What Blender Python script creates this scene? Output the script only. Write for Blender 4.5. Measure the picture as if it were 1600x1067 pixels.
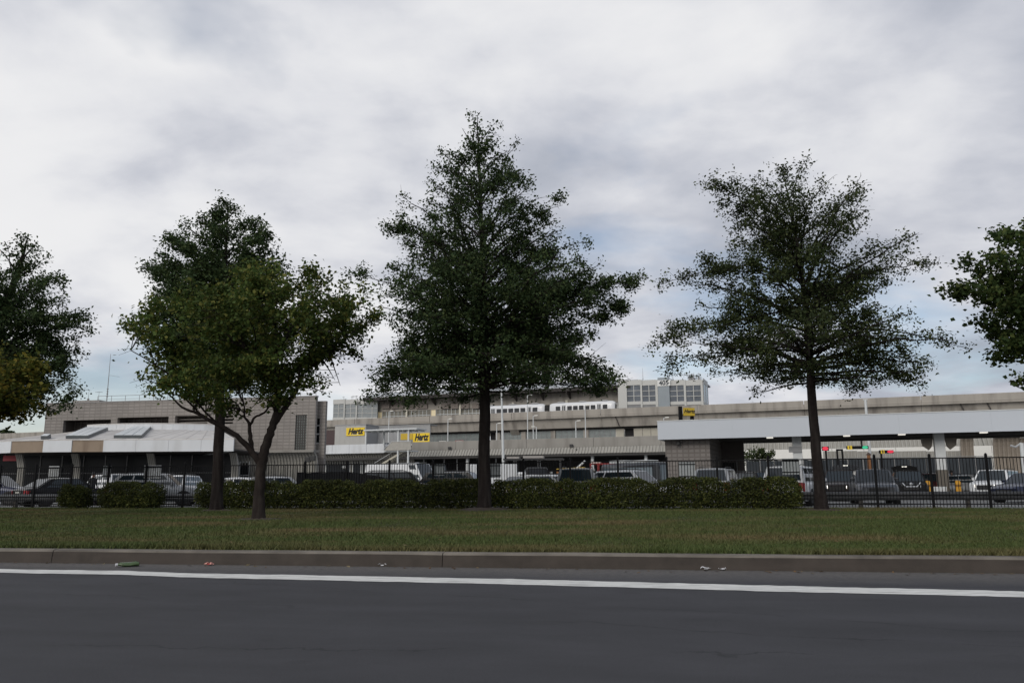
import bpy, bmesh, math, random
import numpy as np
from mathutils import Vector, Matrix

for _o in list(bpy.data.objects):
    bpy.data.objects.remove(_o)
SC = bpy.context.scene
COL = SC.collection
R = math.radians
PI = math.pi

# ------------------------------------------------------------------ camera
F = 1244.0                       # focal length in photo pixels (1600 wide)
PITCH = math.atan(224.0 / F)
ROLL = math.atan(8.0 / 1600.0)
EYE = Vector((0.0, 0.0, 1.13))
FWD = Vector((0, math.cos(PITCH), math.sin(PITCH)))
_R0 = Vector((1, 0, 0))
_U0 = Vector((0, -math.sin(PITCH), math.cos(PITCH)))
RGT = _R0 * math.cos(ROLL) - _U0 * math.sin(ROLL)
UPV = _U0 * math.cos(ROLL) + _R0 * math.sin(ROLL)
cam = bpy.data.cameras.new('camera')
cam.sensor_width = 36.0
cam.lens = 36.0 * F / 1600.0
cam.clip_start = 0.1
cam.clip_end = 6000
camo = bpy.data.objects.new('camera', cam)
COL.objects.link(camo)
camo.matrix_world = Matrix(((RGT.x, UPV.x, -FWD.x, EYE.x), (RGT.y, UPV.y, -FWD.y, EYE.y),
                            (RGT.z, UPV.z, -FWD.z, EYE.z), (0, 0, 0, 1)))
SC.camera = camo

# ------------------------------------------------------------------ sky, sun, exposure
SC.view_settings.view_transform = 'Standard'
SC.view_settings.look = 'None'
SC.view_settings.exposure = 0.0
SC.view_settings.gamma = 1.0
SC.view_settings.use_curve_mapping = False
SUN_EL, SUN_AZ = 30.0, -152.0    # azimuth from +Y (straight ahead), negative = left: behind the camera's left shoulder

w = bpy.data.worlds.new('World')
SC.world = w
w.use_nodes = True
nt = w.node_tree
for n in list(nt.nodes):
    nt.nodes.remove(n)
def WN(t, **k):
    n = nt.nodes.new(t)
    for a, b in k.items():
        setattr(n, a, b)
    return n
def wl(a, b):
    nt.links.new(a, b)
def wmath(op, a, b=None, c=None, clamp=False):
    n = WN('ShaderNodeMath', operation=op, use_clamp=clamp)
    for i, x in enumerate((a, b, c)):
        if x is None:
            continue
        if isinstance(x, (int, float)):
            n.inputs[i].default_value = x
        else:
            wl(x, n.inputs[i])
    return n.outputs[0]
out = WN('ShaderNodeOutputWorld')
sky = WN('ShaderNodeTexSky', sky_type='NISHITA')
sky.sun_disc = False
sky.sun_elevation = R(SUN_EL)
sky.sun_rotation = R(SUN_AZ)
bg1 = WN('ShaderNodeBackground')
bg1.inputs[1].default_value = 0.11
wl(sky.outputs[0], bg1.inputs[0])
tc = WN('ShaderNodeTexCoord')
sep = WN('ShaderNodeSeparateXYZ')
wl(tc.outputs['Generated'], sep.inputs[0])
zc = wmath('ADD', wmath('MAXIMUM', sep.outputs[2], 0.0), 0.24)
px_ = wmath('DIVIDE', sep.outputs[0], zc)
py_ = wmath('DIVIDE', sep.outputs[1], zc)
cmb = WN('ShaderNodeCombineXYZ')
wl(px_, cmb.inputs[0])
wl(py_, cmb.inputs[1])
cmb.inputs[2].default_value = 3.7
def wnoise(scale, detail, rough, off, dist=0.0):
    mp = WN('ShaderNodeMapping')
    mp.inputs['Location'].default_value = off
    mp.inputs['Scale'].default_value = (1.0, 1.15, 1)
    wl(cmb.outputs[0], mp.inputs[0])
    n = WN('ShaderNodeTexNoise')
    n.inputs['Scale'].default_value = scale
    n.inputs['Detail'].default_value = detail
    n.inputs['Roughness'].default_value = rough
    n.inputs['Distortion'].default_value = dist
    wl(mp.outputs[0], n.inputs[0])
    return n.outputs[0]
nA = wnoise(0.75, 5, 0.5, (1.3, 4.2, 0), 0.2)      # big masses
nB = wnoise(2.6, 10, 0.52, (7.1, 2.0, 1), 0.15)       # billows
nC = wnoise(1.0, 6, 0.5, (3.4, 9.3, 2), 0.2)        # thin gaps
mixn = wmath('ADD', wmath('MULTIPLY', nA, 0.80), wmath('MULTIPLY', nB, 0.72))
# broad brightening towards the (hidden) sun on the left
azl = wmath('ADD', wmath('MULTIPLY', sep.outputs[0], -0.20), wmath('MULTIPLY', wmath('SUBTRACT', 1.0, wmath('MULTIPLY', wmath('ABSOLUTE', sep.outputs[2]), 3.2), clamp=True), 0.085))
hi = wmath('ADD', wmath('MULTIPLY', sep.outputs[2], 0.03), -0.262)
val = wmath('ADD', wmath('ADD', mixn, azl), hi)
ramp = WN('ShaderNodeValToRGB')
cr = ramp.color_ramp
cr.interpolation = 'B_SPLINE'
cr.elements[0].position = 0.30
cr.elements[0].color = (0.36, 0.395, 0.46, 1)
cr.elements[1].position = 0.70
cr.elements[1].color = (0.86, 0.86, 0.87, 1)
for p, c in ((0.42, (0.48, 0.505, 0.575, 1)), (0.50, (0.59, 0.607, 0.665, 1)), (0.58, (0.725, 0.735, 0.775, 1))):
    e = cr.elements.new(p)
    e.color = c
wl(val, ramp.inputs[0])
bg2 = WN('ShaderNodeBackground')
bg2.inputs[1].default_value = 1.0
wl(ramp.outputs[0], bg2.inputs[0])
gap = WN('ShaderNodeMapRange')
gap.inputs['From Min'].default_value = 0.35
gap.inputs['From Max'].default_value = 0.45
gap.inputs['To Min'].default_value = 0.35
gap.inputs['To Max'].default_value = 1.0
wl(nC, gap.inputs['Value'])
mx = WN('ShaderNodeMixShader')
wl(gap.outputs[0], mx.inputs[0])
wl(bg1.outputs[0], mx.inputs[1])
wl(bg2.outputs[0], mx.inputs[2])
wl(mx.outputs[0], out.inputs[0])

sl = bpy.data.lights.new('sun', 'SUN')
sl.energy = 1.3
sl.angle = R(30)
sl.color = (1.0, 0.95, 0.88)
so = bpy.data.objects.new('sun', sl)
COL.objects.link(so)
_sd = Vector((math.sin(R(SUN_AZ)) * math.cos(R(SUN_EL)), math.cos(R(SUN_AZ)) * math.cos(R(SUN_EL)), math.sin(R(SUN_EL))))
so.rotation_euler = _sd.to_track_quat('Z', 'Y').to_euler()
so.location = (0, 0, 60)

# ------------------------------------------------------------------ placing helpers
def ray(u, v):
    return FWD + RGT * ((u - 800.0) / F) + UPV * ((533.5 - v) / F)
def at(u, v, Y):
    d = ray(u, v)
    return EYE + d * (Y / d.y)
def gp(u, v, z=0.0):
    d = ray(u, v)
    return EYE + d * ((z - EYE.z) / d.z)
LAWN, LOT = 0.20, 0.17
class Fr:
    """upright frame: x to the right along a facade, y away, z up"""
    def __init__(s, u, Y, a):
        p = at(u, 740, Y)
        s.o = Vector((p.x, p.y, 0)); s.a = R(a)
        s.e = Vector((math.cos(s.a), -math.sin(s.a), 0)); s.f = Vector((math.sin(s.a), math.cos(s.a), 0))
    def pl(s, u, v, y=0.0):
        d = ray(u, v)
        q = s.o + s.f * y
        t = (q - EYE).dot(s.f) / d.dot(s.f)
        p = EYE + d * t
        return (p - s.o).dot(s.e), p.z
    def x(s, u, y=0.0, v=700):
        return s.pl(u, v, y)[0]
    def z(s, u, v, y=0.0):
        return s.pl(u, v, y)[1]
    def w(s, x, y, z=0.0):
        return s.o + s.e * x + s.f * y + Vector((0, 0, z))

# ------------------------------------------------------------------ materials
MATS = {}
def M(name, col, rough=0.6, var=0.12, scale=4.0, bump=0.0, bscale=40.0, metal=0.0, spec=0.5, emit=None, es=1.0, coat=0.0, dirt=None):
    if name in MATS:
        return MATS[name]
    m = bpy.data.materials.new(name)
    m.use_nodes = True
    t = m.node_tree
    b = t.nodes['Principled BSDF']
    b.inputs['Roughness'].default_value = rough
    b.inputs['Metallic'].default_value = metal
    b.inputs['Specular IOR Level'].default_value = spec
    b.inputs['Coat Weight'].default_value = coat
    c4 = (*col, 1)
    if emit:
        b.inputs['Emission Color'].default_value = (*emit, 1)
        b.inputs['Emission Strength'].default_value = es
    tcn = t.nodes.new('ShaderNodeTexCoord')
    if var > 0:
        n = t.nodes.new('ShaderNodeTexNoise')
        n.inputs['Scale'].default_value = scale
        n.inputs['Detail'].default_value = 6
        n.inputs['Roughness'].default_value = 0.6
        t.links.new(tcn.outputs['Object'], n.inputs[0])
        mr = t.nodes.new('ShaderNodeMapRange')
        mr.inputs['From Min'].default_value = 0.25
        mr.inputs['From Max'].default_value = 0.75
        mr.inputs['To Min'].default_value = 1 - var
        mr.inputs['To Max'].default_value = 1 + var
        t.links.new(n.outputs[0], mr.inputs[0])
        mxx = t.nodes.new('ShaderNodeMix')
        mxx.data_type = 'RGBA'
        mxx.blend_type = 'MULTIPLY'
        mxx.inputs[0].default_value = 1.0
        mxx.inputs[6].default_value = c4
        t.links.new(mr.outputs[0], mxx.inputs[7])
        last = mxx.outputs[2]
        if dirt:
            n2 = t.nodes.new('ShaderNodeTexNoise')
            mp = t.nodes.new('ShaderNodeMapping')
            mp.inputs['Scale'].default_value = dirt[1]
            t.links.new(tcn.outputs['Object'], mp.inputs[0])
            t.links.new(mp.outputs[0], n2.inputs[0])
            n2.inputs['Scale'].default_value = 1.0
            n2.inputs['Detail'].default_value = 5
            m2 = t.nodes.new('ShaderNodeMapRange')
            m2.inputs['From Min'].default_value = 0.48
            m2.inputs['From Max'].default_value = 0.72
            m2.inputs['To Max'].default_value = dirt[2]
            t.links.new(n2.outputs[0], m2.inputs[0])
            mz = t.nodes.new('ShaderNodeMix')
            mz.data_type = 'RGBA'
            t.links.new(m2.outputs[0], mz.inputs[0])
            t.links.new(last, mz.inputs[6])
            mz.inputs[7].default_value = (*dirt[0], 1)
            last = mz.outputs[2]
        t.links.new(last, b.inputs['Base Color'])
    else:
        b.inputs['Base Color'].default_value = c4
    if bump > 0:
        nb = t.nodes.new('ShaderNodeTexNoise')
        nb.inputs['Scale'].default_value = bscale
        nb.inputs['Detail'].default_value = 5
        t.links.new(tcn.outputs['Object'], nb.inputs[0])
        bm = t.nodes.new('ShaderNodeBump')
        bm.inputs['Strength'].default_value = 0.6
        bm.inputs['Distance'].default_value = bump
        t.links.new(nb.outputs[0], bm.inputs['Height'])
        t.links.new(bm.outputs[0], b.inputs['Normal'])
    MATS[name] = m
    return m

def M_block(name, col, mortar, bw, bh):
    """split-face block wall: colour per block and joints, laid in x/z of the wall"""
    m = bpy.data.materials.new(name)
    m.use_nodes = True
    t = m.node_tree
    b = t.nodes['Principled BSDF']
    b.inputs['Roughness'].default_value = 0.85
    tcn = t.nodes.new('ShaderNodeTexCoord')
    sp = t.nodes.new('ShaderNodeSeparateXYZ')
    t.links.new(tcn.outputs['Object'], sp.inputs[0])
    ad = t.nodes.new('ShaderNodeMath'); ad.operation = 'ADD'
    t.links.new(sp.outputs[0], ad.inputs[0]); t.links.new(sp.outputs[1], ad.inputs[1])
    cb = t.nodes.new('ShaderNodeCombineXYZ')
    t.links.new(ad.outputs[0], cb.inputs[0]); t.links.new(sp.outputs[2], cb.inputs[1])
    br = t.nodes.new('ShaderNodeTexBrick')
    br.offset = 0.0
    br.inputs['Color1'].default_value = (*col, 1)
    br.inputs['Color2'].default_value = (col[0] * .88, col[1] * .88, col[2] * .88, 1)
    br.inputs['Mortar'].default_value = (*mortar, 1)
    br.inputs['Scale'].default_value = 1.0
    br.inputs['Mortar Size'].default_value = 0.045
    br.inputs['Brick Width'].default_value = bw
    br.inputs['Row Height'].default_value = bh
    t.links.new(cb.outputs[0], br.inputs[0])
    n = t.nodes.new('ShaderNodeTexNoise')
    n.inputs['Scale'].default_value = 0.35
    n.inputs['Detail'].default_value = 8
    t.links.new(tcn.outputs['Object'], n.inputs[0])
    mr = t.nodes.new('ShaderNodeMapRange')
    mr.inputs['To Min'].default_value = 0.75; mr.inputs['To Max'].default_value = 1.25
    t.links.new(n.outputs[0], mr.inputs[0])
    mxx = t.nodes.new('ShaderNodeMix'); mxx.data_type = 'RGBA'; mxx.blend_type = 'MULTIPLY'
    mxx.inputs[0].default_value = 1
    t.links.new(br.outputs[0], mxx.inputs[6]); t.links.new(mr.outputs[0], mxx.inputs[7])
    t.links.new(mxx.outputs[2], b.inputs['Base Color'])
    bm = t.nodes.new('ShaderNodeBump'); bm.inputs['Distance'].default_value = 0.03
    bm.invert = True
    t.links.new(br.outputs['Fac'], bm.inputs['Height'])
    t.links.new(bm.outputs[0], b.inputs['Normal'])
    MATS[name] = m
    return m

def M_leaf(name, c1, c2, c3, trans=0.25):
    m = bpy.data.materials.new(name)
    m.use_nodes = True
    t = m.node_tree
    for n in list(t.nodes):
        t.nodes.remove(n)
    o = t.nodes.new('ShaderNodeOutputMaterial')
    g = t.nodes.new('ShaderNodeNewGeometry')
    rp = t.nodes.new('ShaderNodeValToRGB')
    rp.color_ramp.elements[0].color = (*c1, 1)
    rp.color_ramp.elements[1].color = (*c3, 1)
    e = rp.color_ramp.elements.new(0.6); e.color = (*c2, 1)
    t.links.new(g.outputs['Random Per Island'], rp.inputs[0])
    tcn = t.nodes.new('ShaderNodeTexCoord')
    n = t.nodes.new('ShaderNodeTexNoise')
    n.inputs['Scale'].default_value = 0.7; n.inputs['Detail'].default_value = 2
    t.links.new(tcn.outputs['Object'], n.inputs[0])
    mr = t.nodes.new('ShaderNodeMapRange')
    mr.inputs['From Min'].default_value = 0.3; mr.inputs['From Max'].default_value = 0.7
    mr.inputs['To Min'].default_value = 0.65; mr.inputs['To Max'].default_value = 1.35
    t.links.new(n.outputs[0], mr.inputs[0])
    mxx = t.nodes.new('ShaderNodeMix'); mxx.data_type = 'RGBA'; mxx.blend_type = 'MULTIPLY'
    mxx.inputs[0].default_value = 1
    t.links.new(rp.outputs[0], mxx.inputs[6]); t.links.new(mr.outputs[0], mxx.inputs[7])
    d = t.nodes.new('ShaderNodeBsdfPrincipled')
    d.inputs['Roughness'].default_value = 0.65
    d.inputs['Specular IOR Level'].default_value = 0.14
    tr = t.nodes.new('ShaderNodeBsdfTranslucent')
    t.links.new(mxx.outputs[2], d.inputs['Base Color']); t.links.new(mxx.outputs[2], tr.inputs[0])
    ms = t.nodes.new('ShaderNodeMixShader'); ms.inputs[0].default_value = trans
    t.links.new(d.outputs[0], ms.inputs[1]); t.links.new(tr.outputs[0], ms.inputs[2])
    t.links.new(ms.outputs[0], o.inputs[0])
    MATS[name] = m
    return m

# ------------------------------------------------------------------ mesh helpers
def props(o, label=None, cat=None, group=None, kind=None):
    if label: o['label'] = label
    if cat: o['category'] = cat
    if group: o['group'] = group
    if kind: o['kind'] = kind
    return o
def thing(name, label, cat, loc=(0, 0, 0), rz=0.0, group=None):
    o = bpy.data.objects.new(name, None)
    o.empty_display_size = 0.3
    COL.objects.link(o)
    o.location = loc
    o.rotation_euler = (0, 0, rz)
    return props(o, label, cat, group)
def put(name, me, parent=None, mats=None, loc=(0, 0, 0), rot=(0, 0, 0)):
    o = bpy.data.objects.new(name, me)
    COL.objects.link(o)
    o.parent = parent
    o.location = loc
    o.rotation_euler = rot
    return o
class MB:
    def __init__(s):
        s.v = []; s.f = []; s.m = []
    def add(s, vs, fs, mi=0):
        b = len(s.v)
        s.v.extend([tuple(x) for x in vs])
        for q in fs:
            s.f.append([b + i for i in q]); s.m.append(mi)
        return s
    def box(s, x0, x1, y0, y1, z0, z1, mi=0):
        return s.add([(x0, y0, z0), (x1, y0, z0), (x1, y1, z0), (x0, y1, z0), (x0, y0, z1), (x1, y0, z1), (x1, y1, z1), (x0, y1, z1)],
                     [(3, 2, 1, 0), (4, 5, 6, 7), (0, 1, 5, 4), (1, 2, 6, 5), (2, 3, 7, 6), (3, 0, 4, 7)], mi)
    def quad(s, a, b, c, d, mi=0):
        return s.add([a, b, c, d], [(0, 1, 2, 3)], mi)
    def slab(s, pts, off, mi=0):
        """closed plate: polygon pts (3-D) extruded by the vector off"""
        n = len(pts)
        o = Vector(off)
        vs = [Vector(p) for p in pts] + [Vector(p) + o for p in pts]
        fs = [tuple(range(n))[::-1], tuple(range(n, 2 * n))]
        for i in range(n):
            j = (i + 1) % n
            fs.append((i, j, n + j, n + i))
        return s.add(vs, fs, mi)
    def tube(s, pts, rad, n=8, mi=0, caps=True):
        pts = [Vector(p) for p in pts]
        k = len(pts)
        if isinstance(rad, (int, float)):
            rad = [rad] * k
        b = len(s.v)
        ref = None
        for i, p in enumerate(pts):
            d = (pts[min(i + 1, k - 1)] - pts[max(i - 1, 0)])
            d = d.normalized() if d.length > 1e-9 else Vector((0, 0, 1))
            if ref is None:
                ref = Vector((1, 0, 0)) if abs(d.x) < 0.8 else Vector((0, 1, 0))
            a = (ref - d * ref.dot(d))
            a = a.normalized() if a.length > 1e-6 else d.orthogonal().normalized()
            ref = a
            c = d.cross(a)
            for j in range(n):
                t = 2 * PI * j / n
                s.v.append(tuple(p + (a * math.cos(t) + c * math.sin(t)) * rad[i]))
        for i in range(k - 1):
            for j in range(n):
                j2 = (j + 1) % n
                s.f.append([b + i * n + j, b + i * n + j2, b + (i + 1) * n + j2, b + (i + 1) * n + j]); s.m.append(mi)
        if caps:
            s.f.append([b + j for j in range(n)][::-1]); s.m.append(mi)
            s.f.append([b + (k - 1) * n + j for j in range(n)]); s.m.append(mi)
        return s
    def lathe(s, prof, n=16, axis='z', mi=0, c=(0, 0, 0)):
        """prof: (radius, height) list turned about an axis"""
        b = len(s.v)
        for r, h in prof:
            for j in range(n):
                t = 2 * PI * j / n
                x, y = r * math.cos(t), r * math.sin(t)
                p = (x, y, h) if axis == 'z' else (x, h, y)
                s.v.append((p[0] + c[0], p[1] + c[1], p[2] + c[2]))
        for i in range(len(prof) - 1):
            for j in range(n):
                j2 = (j + 1) % n
                q = [b + i * n + j, b + i * n + j2, b + (i + 1) * n + j2, b + (i + 1) * n + j]
                s.f.append(q if axis == 'z' else q[::-1]); s.m.append(mi)
        return s
    def loft(s, rings, mi=0, closed=True, caps=True):
        b = len(s.v); n = len(rings[0])
        for r in rings:
            s.v.extend([tuple(p) for p in r])
        for i in range(len(rings) - 1):
            for j in range(n if closed else n - 1):
                j2 = (j + 1) % n
                s.f.append([b + i * n + j, b + i * n + j2, b + (i + 1) * n + j2, b + (i + 1) * n + j]); s.m.append(mi)
        if caps:
            s.f.append([b + j for j in range(n)][::-1]); s.m.append(mi)
            s.f.append([b + (len(rings) - 1) * n + j for j in range(n)]); s.m.append(mi)
        return s
    def mesh(s, name, mats, smooth=False, fix=True):
        me = bpy.data.meshes.new(name)
        me.from_pydata(s.v, [], s.f)
        if not isinstance(mats, (list, tuple)):
            mats = [mats]
        for m in mats:
            me.materials.append(m)
        if len(mats) > 1:
            me.polygons.foreach_set('material_index', s.m)
        if fix:
            bm = bmesh.new(); bm.from_mesh(me)
            bmesh.ops.recalc_face_normals(bm, faces=bm.faces)
            bm.to_mesh(me); bm.free()
        if smooth:
            me.polygons.foreach_set('use_smooth', [True] * len(me.polygons))
            if smooth is not True:
                try:
                    me.set_sharp_from_angle(angle=R(smooth))
                except Exception:
                    pass
        me.update()
        return me
    def build(s, name, mats, parent=None, smooth=False, loc=(0, 0, 0), rot=(0, 0, 0), bevel=0.0, fix=True):
        o = put(name, s.mesh(name, mats, smooth, fix), parent, None, loc, rot)
        if bevel:
            b = o.modifiers.new('bevel', 'BEVEL'); b.width = bevel; b.segments = 2; b.limit_method = 'ANGLE'
        return o
def panel_wall(mb, x0, x1, z0, z1, holes, y0, y1, mi=0):
    """wall slab with rectangular openings, no hidden faces"""
    xs = sorted({x0, x1, *[min(max(h[i], x0), x1) for h in holes for i in (0, 1)]})
    zs = sorted({z0, z1, *[min(max(h[i], z0), z1) for h in holes for i in (2, 3)]})
    def solid(i, j):
        if i < 0 or j < 0 or i >= len(xs) - 1 or j >= len(zs) - 1:
            return False
        cx, cz = (xs[i] + xs[i + 1]) / 2, (zs[j] + zs[j + 1]) / 2
        return not any(h[0] < cx < h[1] and h[2] < cz < h[3] for h in holes)
    for i in range(len(xs) - 1):
        for j in range(len(zs) - 1):
            if not solid(i, j):
                continue
            a, b, c, d = xs[i], xs[i + 1], zs[j], zs[j + 1]
            mb.quad((a, y0, c), (b, y0, c), (b, y0, d), (a, y0, d), mi)
            mb.quad((a, y1, d), (b, y1, d), (b, y1, c), (a, y1, c), mi)
            if not solid(i - 1, j): mb.quad((a, y1, c), (a, y0, c), (a, y0, d), (a, y1, d), mi)
            if not solid(i + 1, j): mb.quad((b, y0, c), (b, y1, c), (b, y1, d), (b, y0, d), mi)
            if not solid(i, j - 1): mb.quad((a, y0, c), (a, y1, c), (b, y1, c), (b, y0, c), mi)
            if not solid(i, j + 1): mb.quad((a, y0, d), (b, y0, d), (b, y1, d), (a, y1, d), mi)
    return mb
def fluted(mb, x0, x1, prof, pitch, dep, back=0.3, mi=0):
    """ribbed precast panel: prof = (y, z) from bottom to top, ribs stand proud by dep"""
    n = max(1, int(round((x1 - x0) / pitch)))
    p = (x1 - x0) / n
    xs = []
    for i in range(n):
        a = x0 + i * p
        xs += [(a + .02 * p, 0), (a + .12 * p, -dep), (a + .55 * p, -dep), (a + .65 * p, 0)]
    xs = [(x0, 0)] + xs + [(x1, 0)]
    b = len(mb.v); k = len(prof)
    for x, d in xs:
        for y, z in prof:
            mb.v.append((x, y + d, z))
    for i in range(len(xs) - 1):
        for j in range(k - 1):
            mb.f.append([b + i * k + j, b + (i + 1) * k + j, b + (i + 1) * k + j + 1, b + i * k + j + 1]); mb.m.append(mi)
    # closing back plate
    pts = [(x0, y + back, z) for y, z in prof]
    for j in range(k - 1):
        (ya, za), (yb, zb) = prof[j], prof[j + 1]
        mb.quad((x1, ya + back, za), (x0, ya + back, za), (x0, yb + back, zb), (x1, yb + back, zb), mi)
        for xx in (x0, x1):
            mb.quad((xx, ya, za), (xx, ya + back, za), (xx, yb + back, zb), (xx, yb, zb), mi)
    for q in (0, -1):
        y, z = prof[q]
        mb.quad((x0, y, z), (x1, y, z), (x1, y + back, z), (x0, y + back, z), mi)
    return mb
def text_mesh(txt, size, mat, shear=0.0, offset=0.0, extrude=0.02, sx=1.0):
    cu = bpy.data.curves.new('lettering', 'FONT')
    cu.body = txt; cu.size = size; cu.shear = shear; cu.offset = offset; cu.extrude = extrude
    cu.align_x = 'CENTER'; cu.align_y = 'CENTER'
    cu.resolution_u = 3
    ob = bpy.data.objects.new('lettering', cu)
    COL.objects.link(ob)
    bpy.context.view_layer.update()
    dg = bpy.context.evaluated_depsgraph_get()
    me = bpy.data.meshes.new_from_object(ob.evaluated_get(dg))
    bpy.data.objects.remove(ob)
    me.transform(Matrix(((sx, 0, 0, 0), (0, 0, -1, 0), (0, 1, 0, 0), (0, 0, 0, 1))))
    me.materials.clear(); me.materials.append(mat)
    return me
def copy_tree(o, parent=None):
    c = o.copy(); COL.objects.link(c); c.parent = parent
    for ch in o.children:
        copy_tree(ch, c)
    return c
def raw_mesh(name, V, polys, mat, loop_n):
    """numpy mesh: V (n,3), polys (m,loop_n)"""
    me = bpy.data.meshes.new(name)
    m = len(polys)
    me.vertices.add(len(V)); me.vertices.foreach_set('co', V.astype(np.float32).ravel())
    me.loops.add(m * loop_n); me.loops.foreach_set('vertex_index', polys.astype(np.int32).ravel())
    me.polygons.add(m)
    me.polygons.foreach_set('loop_start', np.arange(0, m * loop_n, loop_n, dtype=np.int32))
    try:
        me.polygons.foreach_set('loop_total', np.full(m, loop_n, dtype=np.int32))
    except Exception:
        pass
    me.materials.append(mat)
    me.update(calc_edges=True)
    me.validate()
    return me
# ================================================================== SETTING: ground, road, kerb, lawn, lot
ka, kb = gp(0, 878.5, 0.0), gp(1600, 896, 0.0)
KD = (kb - ka).normalized(); KN = Vector((-KD.y, KD.x, 0))
K0 = ka + KD * ((0 - ka.x) / KD.x)
def K(s, n, z=0.0):
    p = K0 + KD * s + KN * n
    return Vector((p.x, p.y, z))
KROT = math.atan2(KD.y, KD.x)
fY0, fk = 33.2, 0.20
fl = Vector((0, fY0, 0)); FD = Vector((1, -fk, 0)).normalized(); FN = Vector((-FD.y, FD.x, 0))
FROT = math.atan2(FD.y, FD.x)
def FP(s, n=0.0, z=0.0):
    p = fl + FD * s + FN * n
    return Vector((p.x, p.y, z))
def f_s(u, n=0.0):
    """distance along the fence where photo column u meets it"""
    d = ray(u, 757)
    q = fl + FN * n
    t = (q - EYE).dot(FN) / d.dot(FN)
    return ((EYE + d * t) - q).dot(FD)

# --- ground to the horizon
mg = M('far ground', (0.10, 0.105, 0.085), 0.9, 0.3, 0.02)
MB().quad((-3000, -600, -0.06), (3000, -600, -0.06), (3000, 3500, -0.06), (-3000, 3500, -0.06)).build('ground', mg)
props(bpy.data.objects['ground'], kind='structure')

# --- road
def road_mat():
    m = bpy.data.materials.new('asphalt'); m.use_nodes = True
    t = m.node_tree; b = t.nodes['Principled BSDF']
    b.inputs['Roughness'].default_value = 0.82
    b.inputs['Specular IOR Level'].default_value = 0.3
    tcn = t.nodes.new('ShaderNodeTexCoord')
    def noise(scale, det, stretch=(1, 1, 1), rough=0.6):
        mp = t.nodes.new('ShaderNodeMapping'); mp.inputs['Scale'].default_value = stretch
        t.links.new(tcn.outputs['Object'], mp.inputs[0])
        n = t.nodes.new('ShaderNodeTexNoise'); n.inputs['Scale'].default_value = scale; n.inputs['Detail'].default_value = det
        n.inputs['Roughness'].default_value = rough
        t.links.new(mp.outputs[0], n.inputs[0]); return n.outputs[0]
    def mth(op, a, bb=None, clamp=False):
        n = t.nodes.new('ShaderNodeMath'); n.operation = op; n.use_clamp = clamp
        for i, x in enumerate((a, bb)):
            if x is None: continue
            if isinstance(x, (int, float)): n.inputs[i].default_value = x
            else: t.links.new(x, n.inputs[i])
        return n.outputs[0]
    def rng(a, f0, f1, t0, t1):
        n = t.nodes.new('ShaderNodeMapRange')
        for k, x in zip(('From Min', 'From Max', 'To Min', 'To Max'), (f0, f1, t0, t1)): n.inputs[k].default_value = x
        t.links.new(a, n.inputs['Value']); return n.outputs[0]
    def mix(f, a, bb, mode='MIX'):
        n = t.nodes.new('ShaderNodeMix'); n.data_type = 'RGBA'; n.blend_type = mode
        for i, x in ((0, f), (6, a), (7, bb)):
            if isinstance(x, (int, float)): n.inputs[i].default_value = x
            elif isinstance(x, tuple): n.inputs[i].default_value = (*x, 1)
            else: t.links.new(x, n.inputs[i])
        return n.outputs[2]
    lane = noise(0.9, 5, (0.03, 1, 1)); spots = noise(1.1, 3, (0.6, 1, 1)); big = noise(0.35, 6, (0.25, 1, 1)); mid = noise(2.2, 7, (0.5, 1, 1)); fine = noise(95, 3); agg = noise(260, 2)
    k = mth('MULTIPLY', rng(big, .3, .7, .80, 1.2), mth('MULTIPLY', rng(mid, .3, .7, .86, 1.14), mth('MULTIPLY', rng(fine, .25, .75, .6, 1.4), rng(agg, .3, .75, .75, 1.35))))
    k = mth('MULTIPLY', k, mth('MULTIPLY', rng(lane, .3, .7, .84, 1.16), rng(spots, .66, .74, 1, .72)))
    vv = t.nodes.new('ShaderNodeCombineXYZ')
    for i in range(3): t.links.new(k, vv.inputs[i])
    base = mix(1.0, (0.043, 0.043, 0.048), vv.outputs[0], 'MULTIPLY')
    # grit and dust gathered along the kerb (object y = distance from the kerb, towards the road negative)
    sp = t.nodes.new('ShaderNodeSeparateXYZ'); t.links.new(tcn.outputs['Object'], sp.inputs[0])
    edge = rng(mth('ADD', sp.outputs[1], mth('MULTIPLY', noise(1.5, 5), 0.7)), -1.1, 0.15, 0, 0.75)
    nn = mix(mth('MULTIPLY', edge, rng(noise(14, 6), .3, .6, .35, 1)), base, (0.150, 0.140, 0.128))
    # long thin cracks
    wob = mth('MULTIPLY', mth('SUBTRACT', noise(0.9, 6), 0.5), 0.9)
    for a, c, w_ in ((0.30, -2.9, .010), (0.21, -4.1, .008), (-0.05, -5.6, .007)):
        dd = mth('ABSOLUTE', mth('ADD', mth('ADD', sp.outputs[1], mth('MULTIPLY', sp.outputs[0], a)), mth('ADD', wob, -c)))
        cr_ = mth('MULTIPLY', rng(dd, w_, w_ * 2.4, 1, 0), rng(noise(0.6, 2), .42, .55, 0, .75))
        nn = mix(cr_, nn, (0.018, 0.018, 0.020))
    t.links.new(nn, b.inputs['Base Color'])
    bm = t.nodes.new('ShaderNodeBump'); bm.inputs['Distance'].default_value = 0.004; bm.inputs['Strength'].default_value = 0.7
    t.links.new(mth('ADD', fine, agg), bm.inputs['Height']); t.links.new(bm.outputs[0], b.inputs['Normal'])
    return m
mroad = road_mat()
props(MB().quad((-160, -60, 0), (160, -60, 0), (160, 0.05, 0), (-160, 0.05, 0)).build('road', mroad, None, loc=K0, rot=(0, 0, KROT)), kind='structure')

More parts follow.
